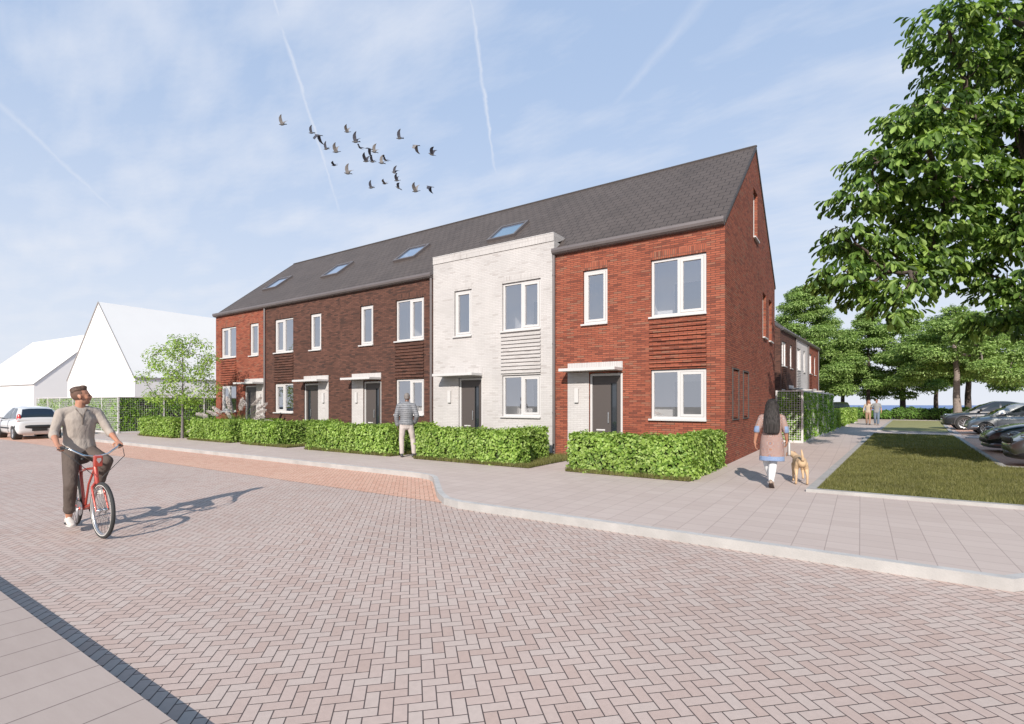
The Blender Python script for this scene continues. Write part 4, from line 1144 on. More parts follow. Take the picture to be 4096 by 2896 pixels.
for i, (px, pz) in enumerate([(-2.0, .95), (-1.45, 1.2), (-1.15, 1.05), (-.8, 1.0), (-.62, 1.6), (-.55, 1.35), (-.2, 1.5), (.1, 1.45), (.75, 1.55), (1.15, 1.6), (1.45, 1.35), (1.55, 1.1), (1.85, .85), (2.3, .65)]):
    # plumes fan out left and right across the line of sight
    tip = V((px * 0.62, px * 0.42 + random.uniform(-.3, .3), pz + .12)); base = V((0, 0, .1)); d = (tip - base).normalized()
    mid = base.lerp(tip, .5) + V((0, 0, .25)); q = MB(); st = tip - (tip - mid).normalized() * .42
    q.loft([base, base.lerp(mid, .6) + V((0, 0, .05)), mid, st], [.007, .006, .005, .004], n=5, m='pampas_leaf_b'); q.build('stem', root)
    dd = (tip - st).normalized(); k = 420; t = rng.random(k); wv = 0.055 * np.sin(np.pi * np.clip(t * .9 + .08, 0, 1)) ** .7
    r_ = rnd_dirs(k); PP = np.array(st)[None] + np.outer(t * .46, np.array(dd)) + r_ * (wv * rng.random(k) ** .5)[:, None]
    PP[:, 2] -= .04 * t ** 2
    AX = np.array(dd)[None] * 1.2 + r_ * .7
    new_obj('plume', leaves_mesh('plume', PP.astype(np.float32), rnd_dirs(k), AX, rng.uniform(.05, .09, k), .16, ['plume'], 'leaf'), root)


# ---------------------------------------------------------------- cars
def paint(name, col, metal=0.4, rough=0.3):
    return mat(name, col, rough, metal=metal, coat=1.0)


paint('paint_white', (0.60, 0.60, 0.61), 0.0); paint('paint_darkgrey', (0.075, 0.075, 0.08), 0.6); paint('paint_silver', (0.42, 0.42, 0.42), 0.5)
paint('paint_black', (0.022, 0.024, 0.028), 0.3); paint('paint_midgrey', (0.16, 0.16, 0.165), 0.7); paint('paint_green', (0.045, 0.055, 0.035), 0.5)


def interp(tab, x):
    if x <= tab[0][0]: return tab[0][1]
    for (a, va), (b, vb) in zip(tab, tab[1:]):
        if x <= b:
            t = (x - a) / (b - a); t = t * t * (3 - 2 * t) * .5 + t * .5; return va + (vb - va) * t
    return tab[-1][1]


def lerp_tab(tab, x):
    return float(np.interp(x, [a for a, _ in tab], [b for _, b in tab]))


def make_wheel(parent, x, y, side, r, w=0.2, spokes=5, rimcol='alu'):
    """side: +1 outer face looks to +y"""
    t = MB(); n = 40
    prof = [(r * .68, -w / 2), (r * .90, -w / 2 - .005), (r * .97, -w / 2 + .02), (r, -w / 2 + .05), (r, w / 2 - .05), (r * .97, w / 2 - .02), (r * .90, w / 2 + .005), (r * .68, w / 2)]
    def rev(mb, prof, m, n=n, close=True):
        b = len(mb.v); k = len(prof)
        for i in range(n):
            a = 2 * math.pi * i / n
            for (rr, yy) in prof: mb.v.append((rr * math.cos(a), yy, rr * math.sin(a)))
        for i in range(n):
            j = (i + 1) % n
            for q in range(k if close else k - 1):
                q2 = (q + 1) % k; mb.f.append((b + i * k + q, b + i * k + q2, b + j * k + q2, b + j * k + q)); mb.m.append(mb.mi(m))
    rev(t, prof, 'rubber')
    root = bpy.data.objects.new('wheel', t.mesh('tyre', smooth=True)); COL.objects.link(root); root.parent = parent; root.location = (x, y, r)
    q = MB(); s = side
    rev(q, [(r * .685, -w / 2 + .01), (r * .70, s * w * .5), (r * .64, s * w * .47), (r * .62, -s * w * .3)], rimcol)
    b = len(q.v)
    ring = MB(); rev(ring, [(r * .60, s * w * .05), (.02, s * w * .05), (.02, s * w * .03), (r * .60, s * w * .03)], 'black_plastic'); ring.build('brake_disc', root, smooth=False)
    for i in range(spokes):
        a = 2 * math.pi * (i + .25) / spokes
        for da in ((-.16, .16) if spokes <= 6 else (0,)):
            p0 = V((math.cos(a) * r * .10, s * w * .40, math.sin(a) * r * .10)); p1 = V((math.cos(a + da * 1.8) * r * .65, s * w * .46, math.sin(a + da * 1.8) * r * .65))
            q.loft([p0, p1], [(r * .045, .012), (r * .035, .012)], hint=(-math.sin(a), 0, math.cos(a)), n=6, m=rimcol, cap=False)
    q.loft([(0, s * w * .30, 0), (0, s * w * .47, 0)], [r * .14, r * .12], hint=(1, 0, 0), n=16, m=rimcol, cap=False)
    q.build('rim', root)
    return root


def car(label, loc, rz, sp, group=None, rear=False):
    """sp: L, W, H, top (belt/bonnet line), roof (x, z), sill etc. local x forward, nose at +L/2"""
    root = empty('parked_car', loc, rz, label, 'car', group)
    L, W, H = sp['L'], sp['W'], sp['H']; P = sp['paint']; hw = W / 2; zl = sp.get('clear', 0.17); r = sp['r']
    top, roof = sp['top'], sp['roof']; wid = sp.get('wid', [(-L / 2, .78), (-L / 2 + .12, .90), (-L / 2 + .6, .985), (0, 1), (L / 2 - .9, .985), (L / 2 - .35, .90), (L / 2 - .1, .74), (L / 2, .55)])
    xs = sorted(set([-L / 2, -L / 2 + .03, -L / 2 + .1, -L / 2 + .25, L / 2, L / 2 - .03, L / 2 - .1, L / 2 - .25, L / 2 - .4] + list(np.arange(-L / 2 + .45, L / 2 - .5, .22))))
    body = MB(); n = len(xs); K = None
    for x in xs:
        zt = interp(top, x); w = hw * interp(wid, x); e = min(x + L / 2, L / 2 - x)
        zb = zl + max(0, .10 - e) * 1.6
        zt2 = zt - max(0, .05 - e) * 1.5
        h = zt2 - zb
        half = [(0, zb), (w * .80, zb), (w * .93, zb + h * .08), (w * .985, zb + h * .30), (w, zb + h * .52), (w * .985, zb + h * .72), (w * .945, zb + h * .86), (w * .87, zb + h * .955), (w * .55, zb + h * 1.0), (0, zb + h * 1.015)]
        ring = [(x, y, z) for y, z in half] + [(x, -y, z) for y, z in reversed(half[1:-1])]
        K = len(ring); body.v += ring
    for i in range(n - 1):
        for q in range(K):
            q2 = (q + 1) % K; body.f.append((i * K + q, (i + 1) * K + q, (i + 1) * K + q2, i * K + q2)); body.m.append(0)
    body.f.append(tuple(range(K))); body.f.append(tuple((n - 1) * K + q for q in reversed(range(K)))); body.m += [0, 0]; body.mats = [P]
    tmp = new_obj('tmp', body.mesh('tmp', smooth=True)); sb = tmp.modifiers.new('s', 'SUBSURF'); sb.levels = 1; sb.render_levels = 1
    me = evald(tmp)
    cut = MB()
    fx, rx = sp['fw'], sp['rw']
    for xx in (fx, rx):
        for sd in (1, -1):
            y0, y1 = sorted((sd * (hw - .26), sd * (hw + .2)))
            cut.loft([(xx, y0, r), (xx, y1, r)], [r * 1.13, r * 1.13], hint=(1, 0, 0), n=36, m=None, cap=False)
    me = bool_cut(me, cut); me.materials.clear(); me.materials.append(MATS[P]); me.polygons.foreach_set('material_index', [0] * len(me.polygons)); me.polygons.foreach_set('use_smooth', [True] * len(me.polygons))
    me.set_sharp_from_angle(angle=R(38))
    bo = new_obj('body', me, root)
    for xx in (fx, rx):
        for sd in (1, -1):
            q = MB(); q.loft([(xx, sd * (hw - .30), r + .02), (xx, sd * (hw - .06), r + .02)], [r * 1.1, r * 1.1], hint=(1, 0, 0), n=30, m='black_plastic', cap=False)
            # arch liner: only the upper half matters
            q.build('arch_liner', root)
            make_wheel(root, xx, sd * (hw - .12), sd, r, .205, sp.get('spokes', 5), sp.get('rim', 'alu'))
            if sp.get('cladding'):
                c = MB(); ps = [(xx + math.cos(a) * r * 1.17, sd * (hw * .985 if True else hw), r + math.sin(a) * r * 1.17) for a in np.linspace(-.15, math.pi + .15, 20)]
                c.loft(ps, [(.03, .022)] * 20, hint=(0, 1, 0), n=8, m=sp['cladding']); c.build('arch_trim', root, smooth=True)
    # greenhouse: pillars and roof as a painted shell, panes set in proud
    x0, x1 = roof[0][0], roof[-1][0]; gx = list(np.linspace(x0, x1, 25)); gh = MB(); wb = .90 * hw; wt = sp.get('tumble', .68) * hw
    def sec(x):
        zr = interp(roof, x); zb_ = interp(top, x) - .02; f = max(0.0, min(1.0, (zr - zb_) / (H - zb_)))
        wr = wb + (wt - wb) * f
        return zr, zb_, wr
    for x in gx:
        zr, zb_, wr = sec(x)
        half = [(0, zb_ - .03), (wb, zb_ - .03), (wb + (wr - wb) * .5, zb_ + (zr - zb_) * .52), (wr, zb_ + (zr - zb_) * .90), (wr * .90, zb_ + (zr - zb_) * .985), (wr * .5, zr + .012), (0, zr + .018)]
        ring = [(x, y, z) for y, z in half] + [(x, -y, z) for y, z in reversed(half[1:-1])]; K2 = len(ring); gh.v += ring
    for i in range(len(gx) - 1):
        for q in range(K2):
            q2 = (q + 1) % K2; gh.f.append((i * K2 + q, (i + 1) * K2 + q, (i + 1) * K2 + q2, i * K2 + q2)); gh.m.append(0)
    gh.f.append(tuple(range(K2))); gh.f.append(tuple((len(gx) - 1) * K2 + q for q in reversed(range(K2)))); gh.m += [0, 0]; gh.mats = [P]
    ro = gh.build('roof', root, smooth=True); ro.data.set_sharp_from_angle(angle=R(50))
    def side_pt(x, f, off=.006):
        zr, zb_, wr = sec(x); lo, hi = zb_ + .01, zb_ + (zr - zb_) * .88; z = lo + (hi - lo) * f; ff = (z - zb_) / max(.01, zr - zb_)
        y = wb + (wr - wb) * (ff / .52 * .5 if ff < .52 else .5 + (ff - .52) / .38 * .5); return y + off, z
    for (xa, xb, sa, sb_) in sp['side']:
        for sd in (1, -1):
            q = MB(); m_ = 12
            for i in range(m_):
                xA = xa + (xb - xa) * i / m_; xB = xa + (xb - xa) * (i + 1) / m_
                rows = []
                for xx in (xA, xB):
                    t = (xx - xa) / (xb - xa); f1 = min(1, .0 + (1.0) * min(1, (t + 1e-6) / max(1e-6, sa) if sa else 1) * 1.0) if sa else 1
                    f2 = min(1, (1 - t) / sb_) if sb_ else 1
                    ft = max(.04, min(f1, f2)); rows.append([(xx, sd * side_pt(xx, f)[0], side_pt(xx, f)[1]) for f in (0.0, ft * .5, ft)])
                for k in (0, 1):
                    fc = [rows[0][k], rows[1][k], rows[1][k + 1], rows[0][k + 1]]
                    q.face(fc if sd < 0 else fc[::-1], 'dark_glass')
            q.build('side_window', root, smooth=True)
    for nm, (xa, xb) in (('windscreen', sp['screen']), ('rear_window', sp['back'])):
        q = MB(); m_ = 8
        for i in range(m_):
            rr = []
            for xx in (xa + (xb - xa) * i / m_, xa + (xb - xa) * (i + 1) / m_):
                zr, zb_, wr = sec(xx); o = .02
                rr.append([(xx + (.012 if xa > 0 else -.012), y * wr, zr + .014 + (1 - abs(y)) * .012 - (0.06 * (zr - zb_) if abs(y) > .8 else 0)) for y in (-.86, -.5, 0, .5, .86)])
            for k in range(4):
                fc = [rr[0][k], rr[1][k], rr[1][k + 1], rr[0][k + 1]]; nrm = (V(fc[1]) - V(fc[0])).cross(V(fc[2]) - V(fc[0]))
                q.face(fc if nrm.z > 0 else fc[::-1], 'dark_glass')
        q.build(nm, root, smooth=True)
    # mirrors
    for sd in (1, -1):
        q = MB(); mx = sp['mirror']; zb_ = interp(top, mx) + .06
        q.loft([(mx, sd * (hw * .88), zb_ - .02), (mx + .02, sd * (hw + .04), zb_)], [.02, .02], n=8, m='black_plastic'); q.ell((mx + .03, sd * (hw + .10), zb_ + .03), (.06, .10, .07), m=sp.get('mirrorcol', 'black_plastic')); q.build('wing_mirror', root, smooth=True)
    # lights, grille, bumpers
    F = L / 2
    for sd in (1, -1):
        y_, z_, s_ = sp['lamp']; xx = sp.get('lampx', F - .22)
        xx -= .05; s_ = (s_[0] * .85, s_[1] * .62, s_[2] * .9); q = MB(); q.ell((xx, sd * y_, z_), s_, rot=Matrix.Rotation(-sd * sp.get('lamprot', .5), 3, 'Z') @ Matrix.Rotation(sp.get('lamptilt', -.2), 3, 'Y'), m='lens'); hl = q.build('headlight', root, smooth=True)
        q = MB(); q.ell((xx + .02, sd * (y_ + .01), z_), (s_[0] * .9, s_[1] * .42, s_[2] * .62), m='chrome'); q.build('reflector', hl, smooth=True)
        y_, z_, s_ = sp['tail']; q = MB(); q.ell((-F + sp.get('tailx', .10), sd * y_, z_), s_, rot=Matrix.Rotation(sd * .45, 3, 'Z'), m='tail_lens'); q.build('tail_light', root, smooth=True)
    gz0, gz1, gy = sp['grille']; q = MB()
    xg = F - .035
    q.loft([(xg, -gy, (gz0 + gz1) / 2), (xg + .025, 0, (gz0 + gz1) / 2), (xg, gy, (gz0 + gz1) / 2)], [((gz1 - gz0) / 2, .03)] * 3, hint=(0, 0, 1), n=10, m='black_plastic'); q.build('grille', root, smooth=True)
    q = MB(); z0 = sp.get('lip', .24)
    ps = [(F * 1.0 + interp([(0, .012), (.5, -.03), (.8, -.12), (1, -.34)], abs(t)) - .032, t * hw * .93, z0) for t in np.linspace(-1, 1, 15)]
    q.loft(ps, [(.075, .035)] * 15, hint=(0, 0, 1), n=8, m=sp.get('lipcol', 'black_plastic')); q.build('front_bumper', root, smooth=True)
    ps = [(-F - interp([(0, .012), (.5, .0), (.8, -.07), (1, -.24)], abs(t)) + .005, t * hw * .95, sp.get('rbz', .52)) for t in np.linspace(-1, 1, 15)]
    q = MB(); q.loft(ps, [(sp.get('rbh', .06), .03)] * 15, hint=(0, 0, 1), n=8, m=sp.get('rbcol', 'black_plastic')); q.build('rear_bumper', root, smooth=True)
    q = MB(); q.box(-F - .035, -F - .004, -.26, .26, sp.get('plz', .36), sp.get('plz', .36) + .11, 'black_plastic'); q.build('number_plate', root)
    # door shut lines and handles
    for sd in (1, -1):
        for (xd, dx) in sp.get('doors', [(sp['mirror'] - .05, 0), (-.3, 0)]):
            q = MB(); pts = []
            zt = interp(top, xd) ; h = zt - zl
            for f, wf in ((.16, .955), (.30, .985), (.52, 1.0), (.72, .985), (.86, .945), (.93, .90)): pts.append((xd + dx * f, sd * (hw * interp(wid, xd) * wf + .001), zl + h * f))
            q.loft(pts, [.006] * len(pts), hint=(1, 0, 0), n=5, m='black_plastic'); q.build('shut_line', root)
        hx_ = sp['doors'][1][0] + .18 if 'doors' in sp else -.1
        q = MB(); hz_ = zl + (interp(top, hx_) - zl) * .78; q.loft([(hx_, sd * (hw * .975), hz_), (hx_ + .18, sd * (hw * .975), hz_)], [.016, .016], n=6, m=sp.get('handle', P)); q.build('door_handle', root, smooth=True)
        if sp.get('strip'):
            q = MB(); q.loft([(rx_ + .5, sd * (hw * 1.0), .50) for rx_ in (rx, fx - 1.0)], [(.035, .012)] * 2, hint=(0, 0, 1), n=6, m='black_plastic'); q.build('side_strip', root)
    if rear:
        q = MB(); q.loft([(-F + .14, .1, sp['wiper']), (-F + .16, -.32, sp['wiper'] + .05)], [.012, .008], n=6, m='black_plastic'); q.build('rear_wiper', root)
    return root


HATCH = dict(L=3.45, W=1.63, H=1.46, paint='paint_white', r=.285, fw=1.10, rw=-1.24, clear=.20,
             top=[(-1.725, .86), (-1.6, .90), (-1.2, .93), (0, .90), (.8, .88), (1.3, .78), (1.6, .66), (1.725, .55)],
             roof=[(-1.70, .90), (-1.55, 1.12), (-1.33, 1.34), (-.95, 1.43), (-.3, 1.46), (.25, 1.40), (.7, 1.14), (1.12, .88)],
             wid=[(-1.725, .84), (-1.6, .95), (-1.2, 1), (0, 1), (1.0, .97), (1.4, .85), (1.725, .6)], tumble=.66,
             side=[(-1.38, -.62, .45, 0), (-.55, .88, 0, .75)], screen=(.32, 1.06), back=(-1.655, -1.34), mirror=.72, mirrorcol='paint_white',
             lamp=(.52, .66, (.16, .13, .13)), lampx=1.42, tail=(.66, .93, (.10, .07, .20)), tailx=.13, grille=(.34, .46, .35), rbz=.56, rbh=.075, plz=.37, wiper=1.0, spokes=10, rim='alu', doors=[(.70, 0), (-.58, 0)], strip=True)
car('small white hatchback parked on the orange strip, seen from behind at the left edge', (-29.25, -5.93, -0.106), math.pi, HATCH, rear=True)

SUV = dict(L=4.65, W=1.88, H=1.60, paint='paint_darkgrey', r=.375, fw=1.42, rw=-1.42, clear=.24,
           top=[(-2.325, .86), (-2.2, 1.0), (-1.4, 1.07), (0, 1.05), (.9, 1.02), (1.6, .95), (2.1, .84), (2.325, .66)],
           roof=[(-2.2, 1.0), (-1.7, 1.22), (-1.1, 1.47), (-.4, 1.585), (.1, 1.58), (.55, 1.40), (1.15, 1.06), (1.2, 1.02)],
           side=[(-1.75, -1.1, .9, 0), (-1.02, -.12, 0, 0), (-.04, .95, 0, .8)], screen=(.40, 1.12), back=(-2.1, -1.2), mirror=.72,
           lamp=(.66, .80, (.22, .12, .075)), lampx=2.02, tail=(.72, .95, (.1, .14, .06)), grille=(.60, .78, .42), lip=.34, cladding='paint_midgrey', spokes=5, rim='alu', rbz=.5, doors=[(.95, -.05), (-.08, 0), (-1.06, 0)], handle='black_plastic')
RETRO = dict(L=3.62, W=1.63, H=1.49, paint='paint_silver', r=.29, fw=1.16, rw=-1.14, clear=.19,
             top=[(-1.81, .72), (-1.6, .88), (-1.0, .93), (.2, .92), (.9, .90), (1.4, .80), (1.68, .66), (1.81, .52)],
             roof=[(-1.68, .86), (-1.45, 1.22), (-1.0, 1.44), (-.3, 1.49), (.15, 1.43), (.6, 1.18), (1.0, .92)], tumble=.72,
             side=[(-1.25, -.62, .6, 0), (-.55, .80, 0, .75)], screen=(.22, .95), back=(-1.62, -1.2), mirror=.60, mirrorcol='chrome',
             lamp=(.58, .70, (.13, .13, .13)), lampx=1.46, lamprot=.3, tail=(.62, .80, (.07, .06, .14)), grille=(.30, .38, .3), lip=.36, lipcol='chrome', spokes=10, rbz=.46, rbcol='paint_silver', doors=[(.78, -.05), (-.58, 0)])
SEDAN = dict(L=4.45, W=1.80, H=1.46, paint='paint_black', r=.335, fw=1.32, rw=-1.38, clear=.18,
             top=[(-2.225, .80), (-2.1, .92), (-1.4, .96), (0, .93), (.9, .92), (1.5, .86), (1.95, .72), (2.225, .55)],
             roof=[(-2.0, .92), (-1.5, 1.22), (-.9, 1.42), (-.3, 1.46), (.1, 1.42), (.6, 1.16), (1.1, .91)],
             side=[(-1.6, -.95, .8, 0), (-.88, -.1, 0, 0), (-.02, .92, 0, .8)], screen=(.2, 1.05), back=(-1.95, -1.1), mirror=.68, mirrorcol='paint_black',
             lamp=(.64, .68, (.24, .12, .07)), lampx=1.93, tail=(.7, .85, (.1, .14, .06)), grille=(.28, .44, .5), lip=.22, lipcol='paint_midgrey', spokes=5, doors=[(.95, 0), (-.05, 0), (-.92, 0)])
GREY = dict(SEDAN); GREY.update(paint='paint_midgrey', mirrorcol='paint_midgrey', grille=(.50, .66, .45), lip=.24, lipcol='black_plastic')
CG = 'cars parked in a row at the right'
car('dark grey sport utility car, farthest of the row parked at the right', (6.55 + 2.325, 25.35, 0.004), math.pi, SUV, CG)
car('small rounded silver car between the dark grey and the black parked cars', (6.95 + 1.81, 20.25, 0.004), math.pi, RETRO, CG)
car('black saloon car in the tree shade, third of the parked row', (5.85 + 2.225, 8.45, 0.004), math.pi, SEDAN, CG)
car('grey car nearest the viewer at the right edge, mostly out of the picture', (5.62 + 2.225, 3.95, 0.034), math.pi, GREY, CG)
GRN = dict(SUV); GRN.update(paint='paint_green', H=1.5, W=1.8); 
car('dark green car parked beyond the hedge left of the strolling couple, windscreen showing', (1.15, 41.6, -0.003), R(-88), dict(GRN, cladding=None), 'cars parked in the second street')


# ---------------------------------------------------------------- people
mat('skin', (0.40, 0.19, 0.12), 0.5, nscale=14, namp=0.08); mat('skin_dark', (0.16, 0.075, 0.048), 0.5); mat('skin_tan', (0.40, 0.19, 0.12), 0.5)
mat('lips', (0.30, 0.10, 0.08), 0.5); mat('brow', (0.06, 0.035, 0.025), 0.8); mat('eye_white', (0.6, 0.58, 0.55), 0.3); mat('stubble', (0.27, 0.135, 0.09), 0.7)
mat('hair_fade', (0.115, 0.062, 0.043), 0.8); mat('hair_brown', (0.075, 0.040, 0.025), 0.55, nscale=60, namp=0.5, bump=0.6, bscale=120); mat('hair_grey', (0.17, 0.15, 0.14), 0.8, nscale=60, namp=0.25)


def strand_mat(name, a, b):
    m = mat(name, a, 0.6, spec=0.2); nt = m.node_tree; tc = nt.nodes.new('ShaderNodeTexCoord'); mp = nt.nodes.new('ShaderNodeMapping'); mp.inputs['Scale'].default_value = (75, 75, 3.5)
    nt.links.new(tc.outputs['Object'], mp.inputs[0]); n = X(nt, noise(nt, mp.outputs[0], 1.0, 4, 0.6))
    nt.links.new(mixc(nt, ((n - 0.5) * 3 + 0.5).clamp(), a, b), nt.nodes['Principled BSDF'].inputs['Base Color'])
    bp = nt.nodes.new('ShaderNodeBump'); bp.inputs['Strength'].default_value = 0.8; bp.inputs['Distance'].default_value = 0.01
    nt.links.new(n.s, bp.inputs['Height']); nt.links.new(bp.outputs[0], nt.nodes['Principled BSDF'].inputs['Normal'])


strand_mat('hair_black', (0.005, 0.004, 0.004), (0.045, 0.038, 0.036)); strand_mat('hair_auburn', (0.07, 0.03, 0.018), (0.22, 0.10, 0.06))


def cloth(name, col, fold=0.5, scale=7, col2=None):
    m = mat(name, col, 0.85, nscale=5, namp=0.08); nt = m.node_tree; p = nt.nodes['Principled BSDF']; p.inputs['Specular IOR Level'].default_value = 0.15
    tc = nt.nodes.new('ShaderNodeTexCoord'); bp = nt.nodes.new('ShaderNodeBump'); bp.inputs['Strength'].default_value = fold; bp.inputs['Distance'].default_value = 0.03
    mp = nt.nodes.new('ShaderNodeMapping'); mp.inputs['Scale'].default_value = (1.6, 1.6, 1); mp.inputs['Rotation'].default_value = (0.4, 0.3, 0); nt.links.new(tc.outputs['Object'], mp.inputs[0])
    nt.links.new(noise(nt, mp.outputs[0], scale, 3, 0.5), bp.inputs['Height']); nt.links.new(bp.outputs[0], p.inputs['Normal'])
    return m


cloth('shirt_greige', (0.34, 0.295, 0.26), 0.9); cloth('trousers_brown', (0.10, 0.078, 0.068), 0.9); cloth('trousers_white', (0.42, 0.37, 0.35), 0.8)
cloth('leggings', (0.62, 0.62, 0.62), 0.4); cloth('shirt_cream', (0.42, 0.34, 0.27), 0.6); cloth('trousers_beige', (0.30, 0.19, 0.14), 0.5)
cloth('tee_grey', (0.24, 0.235, 0.235), 0.6); cloth('jeans', (0.13, 0.16, 0.21), 0.6); mat('shoe_white', (0.55, 0.50, 0.46), 0.6, nscale=40, namp=0.12); mat('shoe_dark', (0.05, 0.05, 0.055), 0.5); mat('shoe_tan', (0.30, 0.22, 0.17), 0.6); mat('sole', (0.55, 0.53, 0.5), 0.7); mat('sole_dark', (0.06, 0.04, 0.035), 0.7)


def quilt_mat():
    m = mat('jacket_quilt', (0.15, 0.155, 0.165), 0.5); nt = m.node_tree; p = nt.nodes['Principled BSDF']
    tc = nt.nodes.new('ShaderNodeTexCoord'); sp = nt.nodes.new('ShaderNodeSeparateXYZ'); nt.links.new(tc.outputs['Object'], sp.inputs[0])
    z = X(nt, sp.outputs[2]); n = X(nt, noise(nt, tc.outputs['Object'], 18, 3))
    w = ((z + (n - 0.5) * .012) / 0.055).fmod(1.0); h = (w - 0.5).abs() * 2.0; seam = (h - 0.72).clamp() * 3.5
    nt.links.new(mixc(nt, seam.clamp() * ((n - .35) * 4).clamp(), (0.18, 0.185, 0.20), (0.03, 0.03, 0.035)), p.inputs['Base Color'])
    bp = nt.nodes.new('ShaderNodeBump'); bp.inputs['Strength'].default_value = 1.0; bp.inputs['Distance'].default_value = 0.012
    nt.links.new(((1.0 - h * h) + n * .5).s, bp.inputs['Height']); nt.links.new(bp.outputs[0], p.inputs['Normal'])


def kurta_mat():
    m = mat('kurta_print', (0.4, 0.28, 0.23), 0.9); nt = m.node_tree; p = nt.nodes['Principled BSDF']; p.inputs['Specular IOR Level'].default_value = 0.15
    tc = nt.nodes.new('ShaderNodeTexCoord'); vo = nt.nodes.new('ShaderNodeTexVoronoi'); vo.inputs['Scale'].default_value = 9; vo.inputs['Randomness'].default_value = 0.25
    nt.links.new(tc.outputs['Object'], vo.inputs['Vector']); d = X(nt, vo.outputs['Distance'])
    rings = (d * 7.0).fmod(1.0)
    base = ramp(nt, rings, [(0.0, (0.26, 0.155, 0.115)), (0.45, (0.36, 0.27, 0.235)), (0.6, (0.17, 0.19, 0.25)), (0.8, (0.28, 0.14, 0.10))])
    sp = nt.nodes.new('ShaderNodeSeparateXYZ'); nt.links.new(tc.outputs['Object'], sp.inputs[0]); z = X(nt, sp.outputs[2]); y = X(nt, sp.outputs[1]).abs()
    hem = z.lt(0.56) ; cuff = z.gt(0.98) * z.lt(1.09) * y.gt(0.20)
    blue = ramp(nt, (d * 9.0).fmod(1.0), [(0.0, (0.09, 0.15, 0.31)), (0.5, (0.27, 0.32, 0.41)), (1.0, (0.11, 0.18, 0.34))])
    nt.links.new(mixc(nt, (hem + cuff).clamp(), base, blue), p.inputs['Base Color'])
    bp = nt.nodes.new('ShaderNodeBump'); bp.inputs['Strength'].default_value = 0.7; bp.inputs['Distance'].default_value = 0.03
    nt.links.new(noise(nt, tc.outputs['Object'], 7, 3), bp.inputs['Height']); nt.links.new(bp.outputs[0], p.inputs['Normal'])


quilt_mat(); kurta_mat()


def hand(mb, wr, d, pn, sd, curl=0.35, thumb=0.5, s=1.0):
    """wr wrist, d direction of the fingers, pn palm normal (palm faces this way), sd sideways direction towards the thumb"""
    wr, d, pn = V(wr), V(d).normalized(), V(pn).normalized(); sd = V(sd); sd = (sd - d * sd.dot(d)).normalized(); pn = (pn - d * pn.dot(d)).normalized()
    mb.loft([wr - d * .01, wr + d * .03 * s, wr + d * .085 * s], [(.026 * s, .018 * s), (.036 * s, .017 * s), (.040 * s, .013 * s)], hint=sd, n=10)
    for i, (o, L) in enumerate(((.030, .072), (.010, .080), (-.010, .074), (-.029, .058))):
        p = wr + d * .088 * s + sd * o * s; a = 0; r = .0085 * s; dd = d
        for k, f in enumerate((.45, .30, .25)):
            a += curl * (0.7 if k == 0 else 1.0); dd = d * math.cos(a) + pn * math.sin(a); q = p + dd * L * f * s
            mb.loft([p, q], [r, r * .92], n=7); p = q; r *= .92
    b = wr + d * .025 * s + sd * .030 * s; t1 = b + (d * .5 + sd * .75 + pn * .35).normalized() * .038 * s; t2 = t1 + (d * .85 + sd * (.3 - thumb * .5) + pn * (.35 + thumb * .5)).normalized() * .034 * s
    mb.loft([b, t1], [.013 * s, .0105 * s], n=8); mb.loft([t1, t2], [.0105 * s, .0085 * s], n=8)


def shoe(root, an, toe, upper='shoe_dark', sole='sole_dark', s=1.0, up=(0, 0, 1), low=.085):
    """an: ankle centre; toe: direction; up: the foot's own up"""
    an, t, u = V(an), V(toe).normalized(), V(up).normalized(); u = (u - t * u.dot(t)).normalized(); sd = t.cross(u)
    g = an - u * low * s
    q = MB(); H_ = lambda x, z: g + t * x * s + u * z * s
    q.loft([H_(-.065, .035), H_(-.02, .045), H_(.05, .045), (H_(.12, .036)), H_(.175, .028)], [(.034 * s, .036 * s), (.038 * s, .044 * s), (.042 * s, .04 * s), (.047 * s, .030 * s), (.034 * s, .02 * s)], hint=sd, n=12)
    q.loft([H_(-.01, .05), H_(-.008, .10)], [(.036 * s, .042 * s), (.036 * s, .045 * s)], hint=sd, n=12)
    o = fuse(q, 'shoe', root, upper, voxel=.008, smooth=3)
    q = MB(); q.loft([H_(-.068, .008), H_(0, .008), H_(.06, .008), H_(.125, .010), H_(.182, .016)], [(.036 * s, .010 * s), (.040 * s, .010 * s), (.043 * s, .010 * s), (.050 * s, .010 * s), (.034 * s, .009 * s)], hint=sd, n=12, m=sole)
    q.build('sole', o, smooth=True)
    return o


